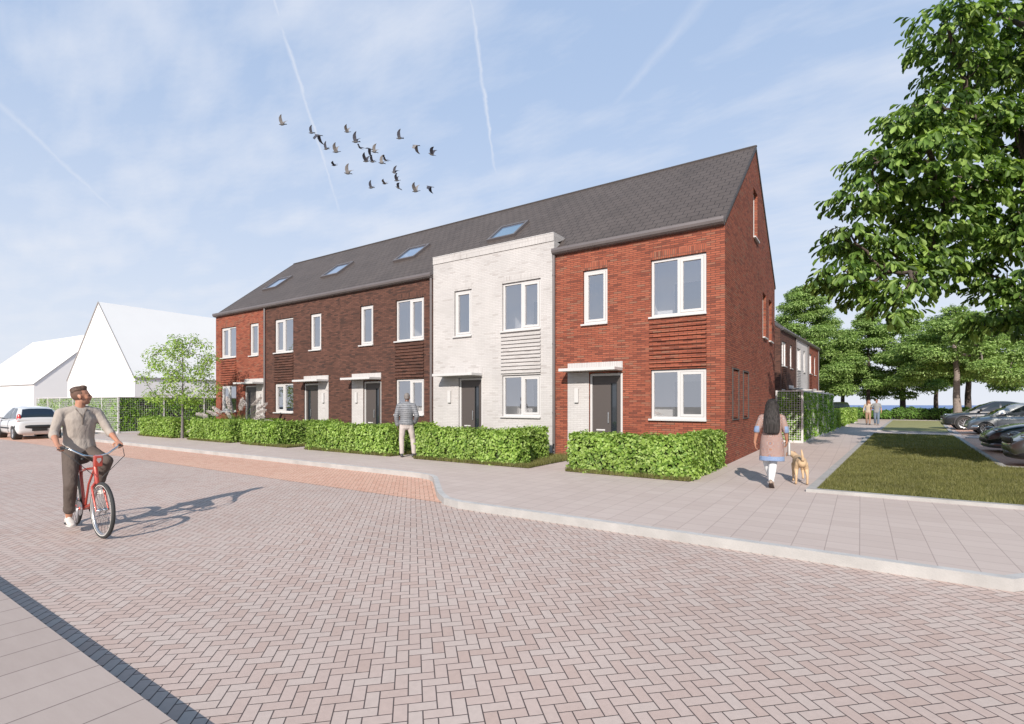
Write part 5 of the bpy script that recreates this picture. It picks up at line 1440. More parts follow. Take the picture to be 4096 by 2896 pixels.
def person(label, loc, rz, J, spec, group=None, voxel=.0085):
    """J: joints in metres, x forward, y to the person's left; spec: looks"""
    root = empty('person', loc, rz, label, 'person', group)
    g = lambda k: V(J[k]); f = spec.get('fem', False); S_ = spec.get('s', 1.0); lat = (V(J['shL']) - V(J['shR'])).normalized(); hlat = (V(J['hipL']) - V(J['hipR'])).normalized()
    pel, wai, che, nek = g('pel'), g('wai'), g('che'), g('nek')
    up = (nek - pel).normalized()
    b = MB()
    tor = [(pel - up * .07, (.145, .095)), (pel + up * .02, (.170 if f else .160, .112)), (wai, (.125 if f else .140, .092)), (che - up * .06, (.145 if f else .162, .108)), (che + up * .05, (.155 if f else .178, .112)), (nek - up * .055, (.095, .072))]
    b.loft([p for p, _ in tor], [r for _, r in tor], hint=lat, n=16)
    b.loft([nek - up * .06, nek, g('head') - up * .06], [(.075, .06), (.055, .056), (.052, .056)], hint=lat, n=12)
    b.loft([g('shL') + V((0, 0, .005)), (g('shL') + g('shR')) / 2 + V((0, 0, .03)), g('shR') + V((0, 0, .005))], [.052, .06, .052], hint=(0, 0, 1), n=10)
    for s, q in ((1, 'L'), (-1, 'R')):
        sh, el, wr = g('sh' + q), g('el' + q), g('wr' + q)
        b.loft([sh, sh.lerp(el, .4), el], [.050, .043, .036], n=10); b.loft([el, el.lerp(wr, .35), wr], [.037, .036, .025], n=10)
        hp, kn, an = g('hip' + q), g('kn' + q), g('an' + q)
        b.loft([hp, hp.lerp(kn, .5), kn], [.088 if f else .082, .070, .054], n=12); b.loft([kn, kn.lerp(an, .3), an], [.052, .055, .034], n=12)
        hd, pn = V(J['hand' + q][0]), V(J['hand' + q][1]); th = V(J['hand' + q][2])
        hand(b, wr, hd, pn, th, curl=J.get('curl' + q, .3), thumb=J.get('thumb' + q, .4))
        b.ell(an, (.038, .034, .045))
    # head
    M = Matrix.Rotation(J.get('yaw', 0), 3, 'Z') @ Matrix.Rotation(J.get('nod', 0), 3, 'Y'); h = g('head'); Hp = lambda x, y, z: h + M @ V((x, y, z))
    b.ell(Hp(-.006, 0, .028), (.096, .076, .092), M); b.ell(Hp(.026, 0, -.048), (.066, .056, .066), M); b.ell(Hp(.060, 0, -.088), (.028, .028, .020), M)
    b.ell(Hp(.050, 0, .0), (.050, .062, .06), M); b.ell(Hp(.078, 0, .024), (.018, .05, .012), M)
    b.loft([Hp(.086, 0, .018), Hp(.108, 0, -.018), Hp(.100, 0, -.028)], [.010, .014, .012], hint=M @ V((0, 1, 0)), n=8)
    b.ell(Hp(.086, 0, -.050), (.016, .024, .010), M)
    for s in (1, -1):
        b.ell(Hp(-.004, s * .078, -.006), (.019, .010, .030), M @ Matrix.Rotation(s * .3, 3, 'Z')); b.ell(Hp(.060, s * .040, -.020), (.025, .02, .022), M)
    skin = spec.get('skin', 'skin'); bo = fuse(b, 'body', root, [skin, 'brow', 'lips', 'eye_white', spec.get('jaw', skin), spec.get('fade', skin)], voxel=voxel, smooth=3)
    me = bo.data; n = len(me.polygons); c = np.empty(n * 3, np.float32); me.polygons.foreach_get('center', c); c = c.reshape(-1, 3)
    L = (c - np.array(h)) @ np.array(M); mi = np.zeros(n, np.int32)
    if spec.get('jaw'): mi[(L[:, 2] < -.035) & (L[:, 2] > -.12) & (L[:, 0] > .005) & (np.abs(L[:, 1]) < .07)] = 4
    if spec.get('fade'): mi[(L[:, 2] > -.045) & (L[:, 0] < .02 - .25 * np.maximum(0, -L[:, 2])) & (L[:, 2] < .12) & ~((np.abs(L[:, 1]) > .070) & (np.abs(L[:, 2] + .006) < .03) & (np.abs(L[:, 0] + .004) < .024))] = 5
    ed = lambda x, z, rx, rz: ((np.abs(L[:, 1]) - x) / rx) ** 2 + ((L[:, 2] - z) / rz) ** 2 < 1
    fr = L[:, 0] > .06
    mi[fr & ed(.033, .026, .021, .006)] = 1; mi[fr & ed(.032, .002, .014, .0085)] = 1; mi[fr & (np.abs(L[:, 1]) < .024) & (np.abs(L[:, 2] + .050) < .007)] = 2
    me.polygons.foreach_set('material_index', mi)
    return root, Hp, M


def legs_cloth(root, J, mname, ankle=1.0, r0=.098, r1=.066, r2=.062, pad=0.0, roll=None, hem=None):
    g = lambda k: V(J[k]); q = MB(); pel = g('pel'); up = (g('wai') - pel).normalized(); lat = (g('hipL') - g('hipR')).normalized()
    q.loft([pel - up * .08, pel, pel + up * .09], [(.150, .105), (.178, .125), (.160, .115)], hint=lat, n=16)
    for s in 'LR':
        hp, kn, an = g('hip' + s), g('kn' + s), g('an' + s); e = kn.lerp(an, ankle)
        q.loft([hp + V((0, 0, .02)), hp.lerp(kn, .5), kn], [r0, (r0 + r1) * .5 + .004, r1 + .004], n=14); q.loft([kn, kn.lerp(e, .4), e], [r1 + .004, r1, r2], n=14)
        if roll: d = (e - kn).normalized(); q.loft([e - d * .035, e], [r2 + .007, r2 + .007], n=16)
    return fuse(q, 'trousers', root, mname, voxel=.010, smooth=4)


def top_cloth(root, J, name, mname, sleeve=1.0, puff=.0, bottom=.10, rs=.062, re=.05, f=False, collar=False, roll=False, hemr=1.0):
    g = lambda k: V(J[k]); q = MB(); pel, wai, che, nek = g('pel'), g('wai'), g('che'), g('nek'); up = (nek - pel).normalized(); lat = (g('shL') - g('shR')).normalized()
    w = .012 + puff; b0 = pel - up * bottom
    q.loft([b0, pel + up * .03, wai, che - up * .05, che + up * .05, nek - up * .045, nek - up * .008], [((.172 + w) * hemr, (.118 + w) * hemr), (.168 + w, .118 + w), (.148 + w - (.016 if f else 0), .106 + w), (.158 + w - (.01 if f else 0), .114 + w), (.178 + w - (.014 if f else 0), .116 + w), (.125 + puff, .100 + puff), (.080 + puff * .6, .076 + puff * .6)], hint=lat, n=18, cap=False)
    mid = (g('shL') + g('shR')) / 2 + V((0, 0, .028)); q.loft([g('shL'), g('shL').lerp(mid, .65), mid, g('shR').lerp(mid, .65), g('shR')], [.058 + puff, .074 + puff * .6, .080 + puff * .5, .074 + puff * .6, .058 + puff], hint=(0, 0, 1), n=14)
    for s in 'LR':
        sh, el, wr = g('sh' + s), g('el' + s), g('wr' + s)
        if sleeve <= .5: e = sh.lerp(el, sleeve * 2); q.loft([sh, e], [rs + puff, re + .012 + puff], n=12)
        else:
            e = el.lerp(wr, (sleeve - .5) * 2); q.loft([sh, sh.lerp(el, .5), el], [rs + puff, (rs + re) / 2 + puff, re + puff], n=12); q.loft([el, e], [re + puff, re - .010 + puff], n=12)
        if roll: d = (e - (el if sleeve > .5 else sh)).normalized(); q.loft([e - d * .04, e], [re + .004, re + .004], n=14)
    if collar: q.loft([nek - up * .05, nek + up * .02], [(.078, .078), (.070, .072)], hint=lat, n=14)
    return fuse(q, name, root, mname, voxel=.010, smooth=4)


# the cyclist and his bicycle share one frame of reference
BIKE_LOC, BIKE_RZ = (-5.86, -10.78, -0.11), R(-2)
mat('bike_red', (0.42, 0.055, 0.035), 0.3, metal=0.2, coat=0.8); mat('tyre_wall', (0.55, 0.52, 0.48), 0.6)


def bicycle():
    root = empty('bicycle', BIKE_LOC, BIKE_RZ, 'red city bicycle with swept back handlebar, ridden along the road', 'bicycle')
    r = .335

    def wheel(name, cx, ang):
        w = bpy.data.objects.new(name, None); mb = MB(); n = 48
        c = lambda a, rr, y: (rr * math.cos(a), y, rr * math.sin(a))
        ty = MB(); ty.loft([c(2 * math.pi * i / n, r - .022, 0) for i in range(n)], [.022] * n, hint=(0, 1, 0), n=10, m='rubber', closed=True)
        o = new_obj('wheel', ty.mesh('tyre', smooth=True), root); o.location = (cx, 0, r); o.rotation_euler = (0, 0, ang)
        q = MB(); q.loft([c(2 * math.pi * i / n, r - .048, 0) for i in range(n)], [(.014, .012)] * n, hint=(0, 1, 0), n=8, m='alu', closed=True); q.build('rim', o, smooth=True)
        q = MB()
        for s in (-1, 1): q.loft([c(2 * math.pi * i / n, r - .036, s * .016) for i in range(n)], [(.004, .006)] * n, hint=(0, 1, 0), n=6, m='tyre_wall', closed=True)
        q.build('whitewall', o, smooth=True)
        q = MB()
        for i in range(32):
            a = 2 * math.pi * i / 32; s = 1 if i % 2 else -1; q.loft([c(a + s * .9, .022, s * .028), c(a, r - .05, 0)], [.0016, .0016], n=4, m='black_plastic', cap=False)
        q.build('spokes', o)
        q = MB(); q.loft([(0, -.05, 0), (0, .05, 0)], [.012, .012], n=10, m='chrome'); q.loft([(0, -.032, 0), (0, -.024, 0)], [.026, .026], n=14, m='chrome'); q.loft([(0, .024, 0), (0, .032, 0)], [.026, .026], n=14, m='chrome'); q.build('hub', o, smooth=True)
        return o
    wheel('front', 1.10, R(3)); wheel('rear', 0, 0)
    bb, seat, ht, hb, hubR = V((.44, 0, .285)), V((.265, 0, .76)), V((.845, 0, .84)), V((.905, 0, .66)), V((0, 0, r))
    q = MB(); T = lambda pts, rr, m='bike_red', n=10: q.loft(pts, rr if isinstance(rr, list) else [rr] * len(pts), n=n, m=m)
    T([hb + V((.01, 0, -.02)), ht + V((-.01, 0, .05))], .024); T([bb, seat, seat + V((-.01, 0, .05))], .018)
    T([ht + V((-.005, 0, -.02)), V((.70, 0, .80)), V((.50, 0, .78)), seat + V((.012, 0, -.03))], .017)
    T([hb, V((.84, 0, .52)), V((.70, 0, .36)), bb], .022); T([ht, V((.60, 0, .60)), V((.48, 0, .33)), bb], .013)
    for s in (1, -1): T([bb + V((0, s * .03, 0)), V((.2, s * .055, .31)), hubR + V((0, s * .06, 0))], .010); T([seat + V((0, s * .02, -.02)), V((.12, s * .055, .56)), hubR + V((0, s * .06, 0))], .008)
    q.loft([bb + V((0, -.04, 0)), bb + V((0, .04, 0))], [.026, .026], n=12, m='bike_red'); q.build('frame', root, smooth=True)
    q = MB(); hf = V((1.10, 0, r))
    for s in (1, -1): q.loft([hb + V((0, s * .01, .0)), V((.93, s * .055, .60)), V((1.0, s * .058, .48)), V((1.10, s * .06, r))], [.014, .014, .012, .009], n=10, m='bike_red')
    q.build('fork', root, smooth=True)
    q = MB(); q.loft([ht + V((-.012, 0, .05)), V((.825, 0, .955))], [.014, .014], n=10, m='chrome'); q.loft([V((.825, 0, .95)), V((.86, 0, .965))], [.016, .016], n=10, m='chrome')
    q.loft([(.66, .295, 1.075), (.74, .275, 1.08), (.82, .22, 1.05), (.865, .12, .985), (.87, 0, .96), (.865, -.12, .985), (.82, -.22, 1.05), (.74, -.275, 1.08), (.66, -.295, 1.075)], [.0115] * 9, n=10, m='chrome'); hbm = q.build('handlebar', root, smooth=True)
    for s in (1, -1):
        q = MB(); q.loft([(.64, s * .302, 1.075), (.755, s * .27, 1.08)], [.017, .016], n=12, m='black_plastic'); q.build('grip', hbm, smooth=True)
        q = MB(); q.loft([(.80, s * .25, 1.07), (.76, s * .30, 1.06), (.70, s * .325, 1.06)], [.006, .006, .005], n=6, m='black_plastic'); q.build('brake_lever', hbm, smooth=True)
    q = MB(); q.loft([(.78, .30, 1.04), (.90, .28, .95), (.96, .14, .82), (.95, .03, .70)], [.004] * 4, n=5, m='black_plastic'); q.loft([(.78, -.30, 1.04), (.92, -.2, .92), (.93, -.04, .74)], [.004] * 3, n=5, m='black_plastic'); q.build('brake_cable', root, smooth=True)
    q = MB(); q.box(-.035, .035, -.042, .042, 0, .135, 'bike_red'); o = q.build('head_lamp', root, bevel=.012); o.location = (.93, 0, .845); o.rotation_euler = (0, R(8), 0)
    q = MB(); q.extr([(-.018, .11), (.018, .11), (.024, .085), (0, .045), (-.024, .085)], 'x', .0352, .040, 'chrome'); q.build('badge', o)
    q = MB(); q.loft([(.25, 0, .79), (.235, 0, .87)], [.013, .013], n=10, m='chrome'); q.build('seat_post', root, smooth=True)
    q = MB(); q.loft([(.08, 0, .90), (.16, 0, .905), (.24, 0, .90), (.36, 0, .895)], [(.085, .03), (.10, .032), (.06, .026), (.022, .018)], hint=(0, 1, 0), n=14, m='black_plastic'); q.build('saddle', root, smooth=True)
    for s, z in ((1, 1), (-1, -1)):
        q = MB(); e = bb + V((.02 * z, s * .075, .168 * z)); q.loft([bb + V((0, s * .05, 0)), bb + V((0, s * .07, 0)), e], [.012, .012, .010], n=8, m='alu'); q.build('crank', root, smooth=True)
        q = MB(); q.box(e.x - .045, e.x + .045, e.y + s * .02 - .035 * (s < 0) * 0, e.y + s * .115, e.z - .012, e.z + .012, 'black_plastic'); q.build('pedal', root, bevel=.004)
    q = MB(); q.loft([(.44, -.052, .285), (.44, -.046, .285)], [.09, .09], n=32, m='alu', hint=(1, 0, 0), cap=False); q.loft([(.44, -.05, .375), (0, -.05, .39)], [.004, .004], n=5, m='black_plastic'); q.loft([(.44, -.05, .197), (0, -.05, .29)], [.004, .004], n=5, m='black_plastic'); q.build('chainring', root)
    q = MB(); q.loft([(.36, .07, .24), (.30, .16, .03)], [.009, .008], n=8, m='black_plastic'); q.build('kickstand', root, smooth=True)
    q = MB(); n = 18
    for i in range(n):
        a0, a1 = R(20) + (R(165)) * i / n, R(20) + (R(165)) * (i + 1) / n
        for y0, y1 in ((-.028, 0), (0, .028)):
            z = lambda a, y: (math.cos(a) * (r + .022 - abs(y) * .3), y, r + math.sin(a) * (r + .022 - abs(y) * .3)); q.face([z(a0, y0), z(a0, y1), z(a1, y1), z(a1, y0)], 'black_plastic')
    q.build('mudguard', root, smooth=True)
    return root


bicycle()
JC = dict(pel=(.225, 0, 1.0), wai=(.21, 0, 1.15), che=(.225, 0, 1.36), nek=(.24, 0, 1.545), head=(.255, .005, 1.695), shL=(.225, .185, 1.485), shR=(.225, -.185, 1.485),
          elL=(.335, .285, 1.235), elR=(.29, -.27, 1.225), wrL=(.60, .30, 1.11), wrR=(.59, -.30, 1.11), hipL=(.245, .09, .965), hipR=(.245, -.09, .965),
          knL=(.63, .175, .875), knR=(.475, -.15, .59), anL=(.43, .135, .54), anR=(.375, -.14, .185), handL=((1, -.1, -.25), (0.1, .05, -1), (.1, -1, -.15)), handR=((1, .1, -.25), (0.1, -.05, -1), (.1, 1, -.15)),
          curlL=.95, curlR=.95, thumbL=.9, thumbR=.9, yaw=R(74), nod=R(-6))
root, Hp, M = person('bearded man in rolled up beige shirt and brown trousers riding a red bicycle', BIKE_LOC, BIKE_RZ, JC, dict(jaw='stubble', fade='hair_fade'), voxel=.0062)
top_cloth(root, JC, 'shirt', 'shirt_greige', sleeve=.60, bottom=.03, roll=True, rs=.062, re=.050, hemr=.92); legs_cloth(root, JC, 'trousers_brown', ankle=.76, roll=True, r0=.094, r1=.066, r2=.056)
mat('placket', (0.16, 0.13, 0.11), 0.9)
q = MB(); q.loft([(.305, -.055, 1.535), (.345, -.012, 1.455), (.357, 0, 1.40), (.356, 0, 1.34)], [(.008, .006)] * 4, n=6, m='placket'); q.loft([(.305, .055, 1.535), (.345, .012, 1.455), (.357, 0, 1.40)], [(.008, .006)] * 3, n=6, m='placket'); q.build('placket', root, smooth=True)
shoe(root, (.375, -.14, .185), (1, -.05, -.12), 'shoe_white', 'sole'); shoe(root, (.43, .135, .54), (1, .1, -.05), 'shoe_white', 'sole')
q = MB(); q.ell(Hp(-.014, 0, .084), (.090, .072, .050), M); q.ell(Hp(.034, .0, .112), (.046, .052, .030), M); q.ell(Hp(-.062, 0, .062), (.036, .060, .045), M)
o = fuse(q, 'hair', root, 'hair_brown', voxel=.007, smooth=2)

# the man before the brown house
JM = dict(pel=(0, 0, .93), wai=(.0, 0, 1.06), che=(-.015, -.01, 1.27), nek=(0, -.01, 1.47), head=(.03, -.015, 1.655), shL=(-.01, .20, 1.42), shR=(-.01, -.20, 1.42),
          elL=(-.05, .27, 1.13), elR=(-.08, -.30, 1.14), wrL=(.02, .25, .885), wrR=(.08, -.235, .95), hipL=(0, .095, .92), hipR=(0, -.095, .92), knL=(.02, .135, .50), knR=(.07, -.17, .50),
          anL=(-.02, .12, .09), anR=(-.02, -.21, .09), handL=((.15, -.1, -1), (0, -1, 0), (1, 0, 0)), handR=((.5, .4, -.8), (0.2, 1, 0), (1, 0, .4)), curlL=.35, yaw=R(-14), nod=R(4))
root, Hp, M = person('man in grey quilted jacket and off white trousers, seen from behind before a brown house', (-7.77, -2.92, 0), R(128), JM, dict(skin='skin_dark'))
legs_cloth(root, JM, 'trousers_white', ankle=.93, r0=.094, r1=.070, r2=.060); top_cloth(root, JM, 'jacket', 'jacket_quilt', sleeve=.96, puff=.016, bottom=.03, collar=True, re=.052)
shoe(root, (-.02, .12, .09), (1, .15, 0)); shoe(root, (-.02, -.21, .09), (1, -.5, 0))
q = MB(); q.ell(Hp(-.012, 0, .040), (.098, .080, .090), M); q.ell(Hp(-.04, 0, -.01), (.062, .072, .06), M); fuse(q, 'hair', root, 'hair_grey', voxel=.009, smooth=2)

# woman walking away and her dog
JW = dict(pel=(0, 0, .84), wai=(.005, 0, .98), che=(.0, 0, 1.13), nek=(.0, 0, 1.31), head=(.02, 0, 1.44), shL=(0, .158, 1.235), shR=(0, -.158, 1.235),
          elL=(-.05, .235, 1.03), elR=(-.05, -.215, 1.03), wrL=(.02, .275, .80), wrR=(.06, -.235, .83), hipL=(0, .085, .83), hipR=(0, -.085, .83), knL=(.10, .08, .455), knR=(.03, -.02, .46),
          anL=(.12, .0, .085), anR=(-.16, .01, .13), handL=((.2, -.1, -1), (0, -1, 0), (1, 0, 0)), handR=((.3, .1, -1), (0, 1, 0), (1, 0, 0)), curlL=.35, curlR=.7, yaw=0)
WL, WR = (1.40, -2.98, 0), R(97)
root, Hp, M = person('woman with long dark hair in a printed knee length tunic walking away with a dog', WL, WR, JW, dict(fem=True, skin='skin_tan'))
legs_cloth(root, JW, 'leggings', ankle=.96, r0=.085, r1=.066, r2=.046)
g = lambda k: V(JW[k]); q = MB()
q.loft([(-.01, 0, .47), (0, 0, .62), (0, 0, .80), (.0, 0, .90), (.005, 0, 1.00), (0, 0, 1.12), (0, 0, 1.22), (0, 0, 1.275)], [(.205, .165), (.198, .15), (.190, .145), (.176, .135), (.152, .115), (.164, .122), (.150, .11), (.09, .08)], hint=(0, 1, 0), n=20, cap=False)
q.loft([g('shL'), V((0, .08, 1.275)), V((0, 0, 1.29)), V((0, -.08, 1.275)), g('shR')], [.054, .054, .05, .054, .054], hint=(0, 0, 1), n=12)
for s in 'LR': q.loft([g('sh' + s), g('sh' + s).lerp(g('el' + s), .5), g('el' + s), g('el' + s).lerp(g('wr' + s), .12)], [.064, .060, .054, .054], n=12)
fuse(q, 'tunic', root, 'kurta_print', voxel=.010, smooth=4)
shoe(root, (.12, .0, .085), (1, .1, 0), 'shoe_tan', 'sole_dark', .9); shoe(root, (-.16, .01, .13), (.85, -.1, -.55), 'shoe_tan', 'sole_dark', .9, up=(.5, 0, .9))
q = MB(); q.ell(Hp(-.02, 0, .045), (.108, .094, .095), M); q.loft([Hp(-.045, 0, .03), Hp(-.085, 0, -.12), (-.135, 0, 1.12), (-.150, 0, .985)], [(.105, .075), (.126, .065), (.135, .048), (.125, .036)], hint=(0, 1, 0), n=16)
fuse(q, 'hair', root, 'hair_black', voxel=.009, smooth=3)
bag = empty('shoulder_bag', tuple(V(WL) + Matrix.Rotation(WR, 3, 'Z') @ V((.02, -.27, .60))), WR, 'small pale shoulder bag hanging at the walking woman\'s right hip', 'bag')
mat('bag_white', (0.5, 0.48, 0.46), 0.4); q = MB(); q.loft([(0, 0, 0), (0, 0, .20)], [(.11, .028), (.09, .022)], hint=(1, 0, 0), n=14, m='bag_white'); q.build('bag_body', bag, smooth=True)
q = MB(); q.loft([(.0, 0, .19), (-.02, .01, .40), (-.055, .045, .62), (-.02, .11, .735), (.05, .14, .70), (.10, .05, .40), (.03, 0, .19)], [(.009, .005)] * 7, hint=(1, 0, 0), n=6, m='black_plastic'); q.build('strap', bag, smooth=True)

mat('dog_fur', (0.50, 0.345, 0.21), 0.8, nscale=9, namp=0.12, bump=0.4, bscale=90); mat('dog_ear', (0.33, 0.16, 0.09), 0.8)
root = empty('dog', (1.76, -2.12, 0), R(103), 'short haired tan dog walking on the path beside the woman, tail raised', 'dog')
q = MB()
q.loft([(-.26, 0, .40), (-.17, 0, .405), (-.02, 0, .40), (.14, 0, .385), (.25, 0, .395), (.31, 0, .42)], [(.075, .085), (.098, .105), (.085, .095), (.098, .125), (.09, .115), (.065, .075)], hint=(0, 1, 0), n=16)
q.loft([(.28, 0, .43), (.36, .04, .48), (.40, .07, .50)], [.070, .060, .055], n=12)
q.ell((.43, .085, .51), (.068, .055, .055), Matrix.Rotation(R(15), 3, 'Z')); q.loft([(.46, .095, .495), (.55, .12, .465)], [(.036, .030), (.026, .022)], n=10)
for s in (1, -1):
    q.loft([(-.20, s * .06, .38), (-.17, s * .085, .27), (-.245, s * .090, .165), (-.225, s * .092, .03)], [(.075, .05), (.052, .042), (.024, .022), (.020, .020)], hint=(1, 0, 0), n=12); q.ell((-.20, s * .092, .022), (.038, .024, .022))
fr = [((.22, .07, .33), (.20, .075, .20), (.23, .075, .11), (.22, .075, .03)), ((.22, -.07, .33), (.27, -.085, .215), (.235, -.09, .135), (.225, -.09, .075))]
for P4 in fr: q.loft(P4, [.045, .030, .022, .018], n=10); q.ell(V(P4[3]) + V((.02, 0, -.008)), (.034, .022, .020))
q.loft([(-.29, 0, .43), (-.35, .0, .47), (-.37, .012, .56), (-.34, .02, .645)], [.028, .027, .022, .013], n=10)
fuse(q, 'body', root, 'dog_fur', voxel=.008, smooth=4)
for s in (1, -1):
    q = MB(); q.loft([(.41, .085 + s * .055, .545), (.40, .085 + s * .085, .51), (.405, .085 + s * .088, .46)], [(.03, .010), (.034, .010), (.020, .008)], hint=(1, 0, 0), n=8, m='dog_ear'); q.build('ear', root, smooth=True)
q = MB(); q.ell((.563, .124, .472), (.012, .014, .011), m='black_plastic'); q.build('nose', root, smooth=True)

# strolling couple
def stroll(m, y):
    return dict(pel=(0, 0, .93), wai=(0, 0, 1.06), che=(0, 0, 1.27), nek=(0, 0, 1.47), head=(.02, 0, 1.65), shL=(0, .19, 1.42), shR=(0, -.19, 1.42), elL=(-.03, .25, 1.14), elR=(-.03, -.25, 1.14), wrL=(.05, .26, .90), wrR=(.05, -.26, .90),
                hipL=(0, .09, .92), hipR=(0, -.09, .92), knL=(.10, .09, .50), knR=(.02, -.09, .50), anL=(.12, .08, .09), anR=(-.12, -.08, .12), handL=((.1, 0, -1), (0, -1, 0), (1, 0, 0)), handR=((.1, 0, -1), (0, 1, 0), (1, 0, 0)))


J1 = stroll(1, 0); J1.update(shL=(0, .17, 1.37), shR=(0, -.17, 1.37), nek=(0, .01, 1.42), head=(.02, .03, 1.585), yaw=R(30), elL=(-.12, .22, 1.15), wrL=(-.2, .38, 1.12), handL=((-.1, .9, 0), (1, 0, 0), (0, 0, 1)), pel=(0, 0, .90), hipL=(0, .085, .88), hipR=(0, -.085, .88), che=(0, 0, 1.22), wai=(0, 0, 1.03))
GC = 'strolling couple on the path'
root, Hp, M = person('woman with wavy auburn hair, cream blouse and beige trousers strolling beside a man', (3.13, 29.95, 0), R(-90), J1, dict(fem=True, skin='skin_tan'), GC)
legs_cloth(root, J1, 'trousers_beige', ankle=.95, r0=.09, r1=.066, r2=.056); top_cloth(root, J1, 'blouse', 'shirt_cream', sleeve=.9, bottom=.06, f=True)
shoe(root, J1['anL'], (1, .1, 0), 'shoe_dark'); shoe(root, J1['anR'], (1, -.1, -.2), 'shoe_dark')
q = MB(); q.ell(Hp(-.02, 0, .045), (.10, .09, .09), M)
for s in (1, -1): q.loft([Hp(-.01, s * .07, .04), Hp(-.02, s * .095, -.06), Hp(.0, s * .10, -.16), Hp(.02, s * .11, -.23)], [.04, .045, .045, .03], n=10)
q.loft([Hp(-.05, 0, .02), Hp(-.075, 0, -.10), Hp(-.07, 0, -.22)], [(.09, .05), (.1, .045), (.09, .035)], hint=M @ V((0, 1, 0)), n=12); fuse(q, 'hair', root, 'hair_auburn', voxel=.010, smooth=2)
J2 = stroll(1, 0); J2.update(elR=(-.06, -.30, 1.17), wrR=(-.10, -.30, 1.02), yaw=R(-5))
root, Hp, M = person('man in grey t-shirt, glasses and blue jeans strolling with a woman on his arm', (3.60, 29.75, 0), R(-90), J2, dict(skin='skin_tan'), GC)
legs_cloth(root, J2, 'jeans', ankle=.96, r0=.098, r1=.074, r2=.064); top_cloth(root, J2, 't_shirt', 'tee_grey', sleeve=.38, bottom=.08)
shoe(root, J2['anL'], (1, .1, 0), 'shoe_tan'); shoe(root, J2['anR'], (1, -.1, -.2), 'shoe_tan')
q = MB(); q.ell(Hp(-.012, 0, .050), (.098, .080, .084), M); q.ell(Hp(-.04, 0, .0), (.06, .074, .06), M); fuse(q, 'hair', root, 'hair_brown', voxel=.010, smooth=2)
q = MB()
for s in (1, -1): q.loft([Hp(.106 + .002 * math.cos(a), s * .034 + .022 * math.cos(a), .002 + .016 * math.sin(a)) for a in np.linspace(0, 2 * math.pi, 12)[:-1]], [.003] * 11, n=5, m='black_plastic', closed=True); q.loft([Hp(.10, s * .056, .006), Hp(-.0, s * .088, .008)], [.003, .003], n=5, m='black_plastic')
q.loft([Hp(.108, -.012, .004), Hp(.108, .012, .004)], [.003, .003], n=5, m='black_plastic'); q.build('glasses', root)

# ---------------------------------------------------------------- flock
mat('bird_dark', (0.035, 0.035, 0.05), 0.7); mat('bird_pale', (0.17, 0.155, 0.15), 0.7); mat('bird_tail', (0.02, 0.018, 0.018), 0.7); mat('bird_body', (0.075, 0.07, 0.07), 0.7)


def wing_mesh(s, up, m):
    """one raised or lowered wing with three bends; up = angle above the horizontal"""
    q = MB(); st = [(0, 0.0, .13), (.14, .025, .145), (.27, .01, .12), (.36, -.05, .07), (.41, -.11, .015)]
    ang = up; p = V((0, s * .03, .02)); rows = []; last = 0
    for i, (d, bx, ch) in enumerate(st):
        dl = d - last; last = d; a = ang * (1 - .10 * i); p = p + V((0, s * math.cos(a), math.sin(a))) * dl; nrm = V((0, -s * math.sin(a), math.cos(a))) * (.010 if i < 3 else .005)
        rows.append([V((bx + ch * .55, p.y, p.z)), V((bx + ch * .1, p.y, p.z)) + nrm, V((bx - ch * .55 - .02, p.y, p.z)), V((bx + ch * .1, p.y, p.z)) - nrm])
    for a, b in zip(rows, rows[1:]):
        for k in range(4): q.face([a[k], a[(k + 1) % 4], b[(k + 1) % 4], b[k]], m)
    return q.mesh('wing', smooth=True)


def bird_meshes():
    q = MB(); q.loft([(-.12, 0, 0), (-.04, 0, -.004), (.05, 0, 0), (.10, 0, .016), (.135, 0, .022)], [(.026, .024), (.042, .040), (.040, .038), (.024, .024), (.022, .022)], hint=(0, 1, 0), n=12, m='bird_body'); q.loft([(.15, 0, .02), (.175, 0, .015)], [.007, .003], n=6, m='bird_tail')
    b = q.mesh('body', smooth=True)
    q = MB(); q.loft([(-.11, 0, 0), (-.18, 0, .002), (-.24, 0, .004)], [(.022, .012), (.035, .008), (.048, .004)], hint=(0, 1, 0), n=10, m='bird_tail'); return b, q.mesh('tail', smooth=True)


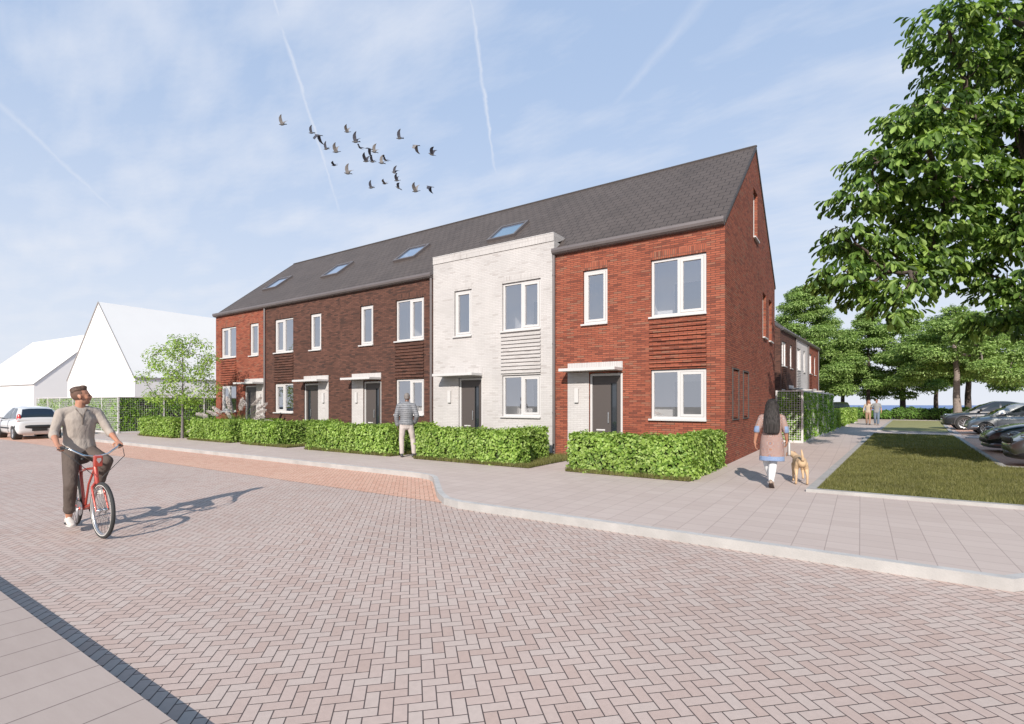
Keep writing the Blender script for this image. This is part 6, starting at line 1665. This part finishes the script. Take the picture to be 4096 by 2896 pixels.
BM, TM = bird_meshes(); WM = {}
BIRDS = [((-20.52, 1.3, 14.99), 70, 0, 1, 'leftmost bird of the flock, flying alone'), ((-19.35, 2.09, 14.58), 65, 0, .8, 'bird just before the one crossing the vapour trail'), ((-19.08, 2.27, 14.47), -60, -12, 1.15, 'bird crossing the long vapour trail, wings down'), ((-17.91, 3.06, 14.63), 62, 0, .85, 'highest bird in the middle of the flock'),
         ((-17.58, 3.29, 14.15), 75, 0, 1.05, 'pale winged bird below the highest middle one'), ((-18.76, 2.49, 13.8), 72, 0, .8, 'smaller bird right of the vapour trail, left of a larger one'), ((-18.36, 2.76, 13.66), 72, 5, 1, 'larger bird right of the vapour trail with wings straight up'), ((-17.39, 3.41, 13.86), 25, -30, .8, 'small diving bird above the centre of the flock'),
         ((-17.03, 3.66, 13.82), -50, -18, .95, 'dark bird with lowered wings, half behind a pale one'), ((-16.83, 3.79, 13.66), 70, -12, .9, 'pale winged bird overlapping the dark one at the flock centre'), ((-17.15, 3.58, 13.21), 65, 0, 1, 'dark bird at the left of the tight row of four'), ((-16.89, 3.75, 13.18), 50, 0, .8, 'second bird in the tight row of four'),
         ((-16.54, 3.99, 13.12), 72, -8, .9, 'pale bird third in the tight row of four'), ((-16.38, 4.09, 13.27), 28, -28, .85, 'banking bird at the right end of the tight row of four'), ((-18.43, 2.71, 13.01), 30, 5, .75, 'tiny bird low on the left of the flock'), ((-17.9, 3.07, 12.62), 70, -8, 1.05, 'pale winged bird at the lower left of the flock'),
         ((-16.03, 4.33, 12.66), 80, -20, .8, 'white winged bird above the lower right group'), ((-15.91, 4.41, 12.27), 68, 8, .8, 'bird with raised wings in the lower right group'), ((-16.4, 4.08, 12.12), 35, 0, .75, 'tiny bird left in the lower right group'), ((-16.95, 3.71, 11.92), 65, 3, .8, 'lowest bird on the left side of the flock'),
         ((-15.86, 4.44, 11.92), 22, -25, .85, 'diving bird at the bottom of the flock'), ((-15.16, 4.92, 11.75), 68, 3, 1.05, 'lowest bird of the flock, wings raised'), ((-14.6, 5.3, 11.98), -50, -10, .95, 'bird with lowered wings at the lower right'), ((-15.82, 4.48, 14.32), 68, 0, .95, 'upper right bird with raised wings'),
         ((-15.16, 4.92, 13.97), -62, -8, 1, 'upper right bird with lowered wings'), ((-14.52, 5.35, 13.54), 62, -18, 1, 'rightmost bird of the flock, climbing')]
for i, (p, wa, pitch, sc, lb) in enumerate(BIRDS):
    key = (wa, i % 3 == 0)
    if key not in WM: WM[key] = [wing_mesh(1, R(wa), 'bird_pale' if i % 3 == 0 else 'bird_dark'), wing_mesh(-1, R(wa * .92), 'bird_pale' if i % 3 == 0 else 'bird_dark')]
    r_ = empty('bird', p, R(205 + 7 * math.sin(i * 2.3)), lb, 'bird', 'flock of pigeons over the roofs'); r_.scale = (sc * .98,) * 3; r_.rotation_euler = (R(14 * math.sin(i * 1.7)), R(pitch), r_.rotation_euler[2])
    new_obj('body', BM, r_); new_obj('tail', TM, r_); new_obj('wing', WM[key][0], r_); new_obj('wing', WM[key][1], r_)
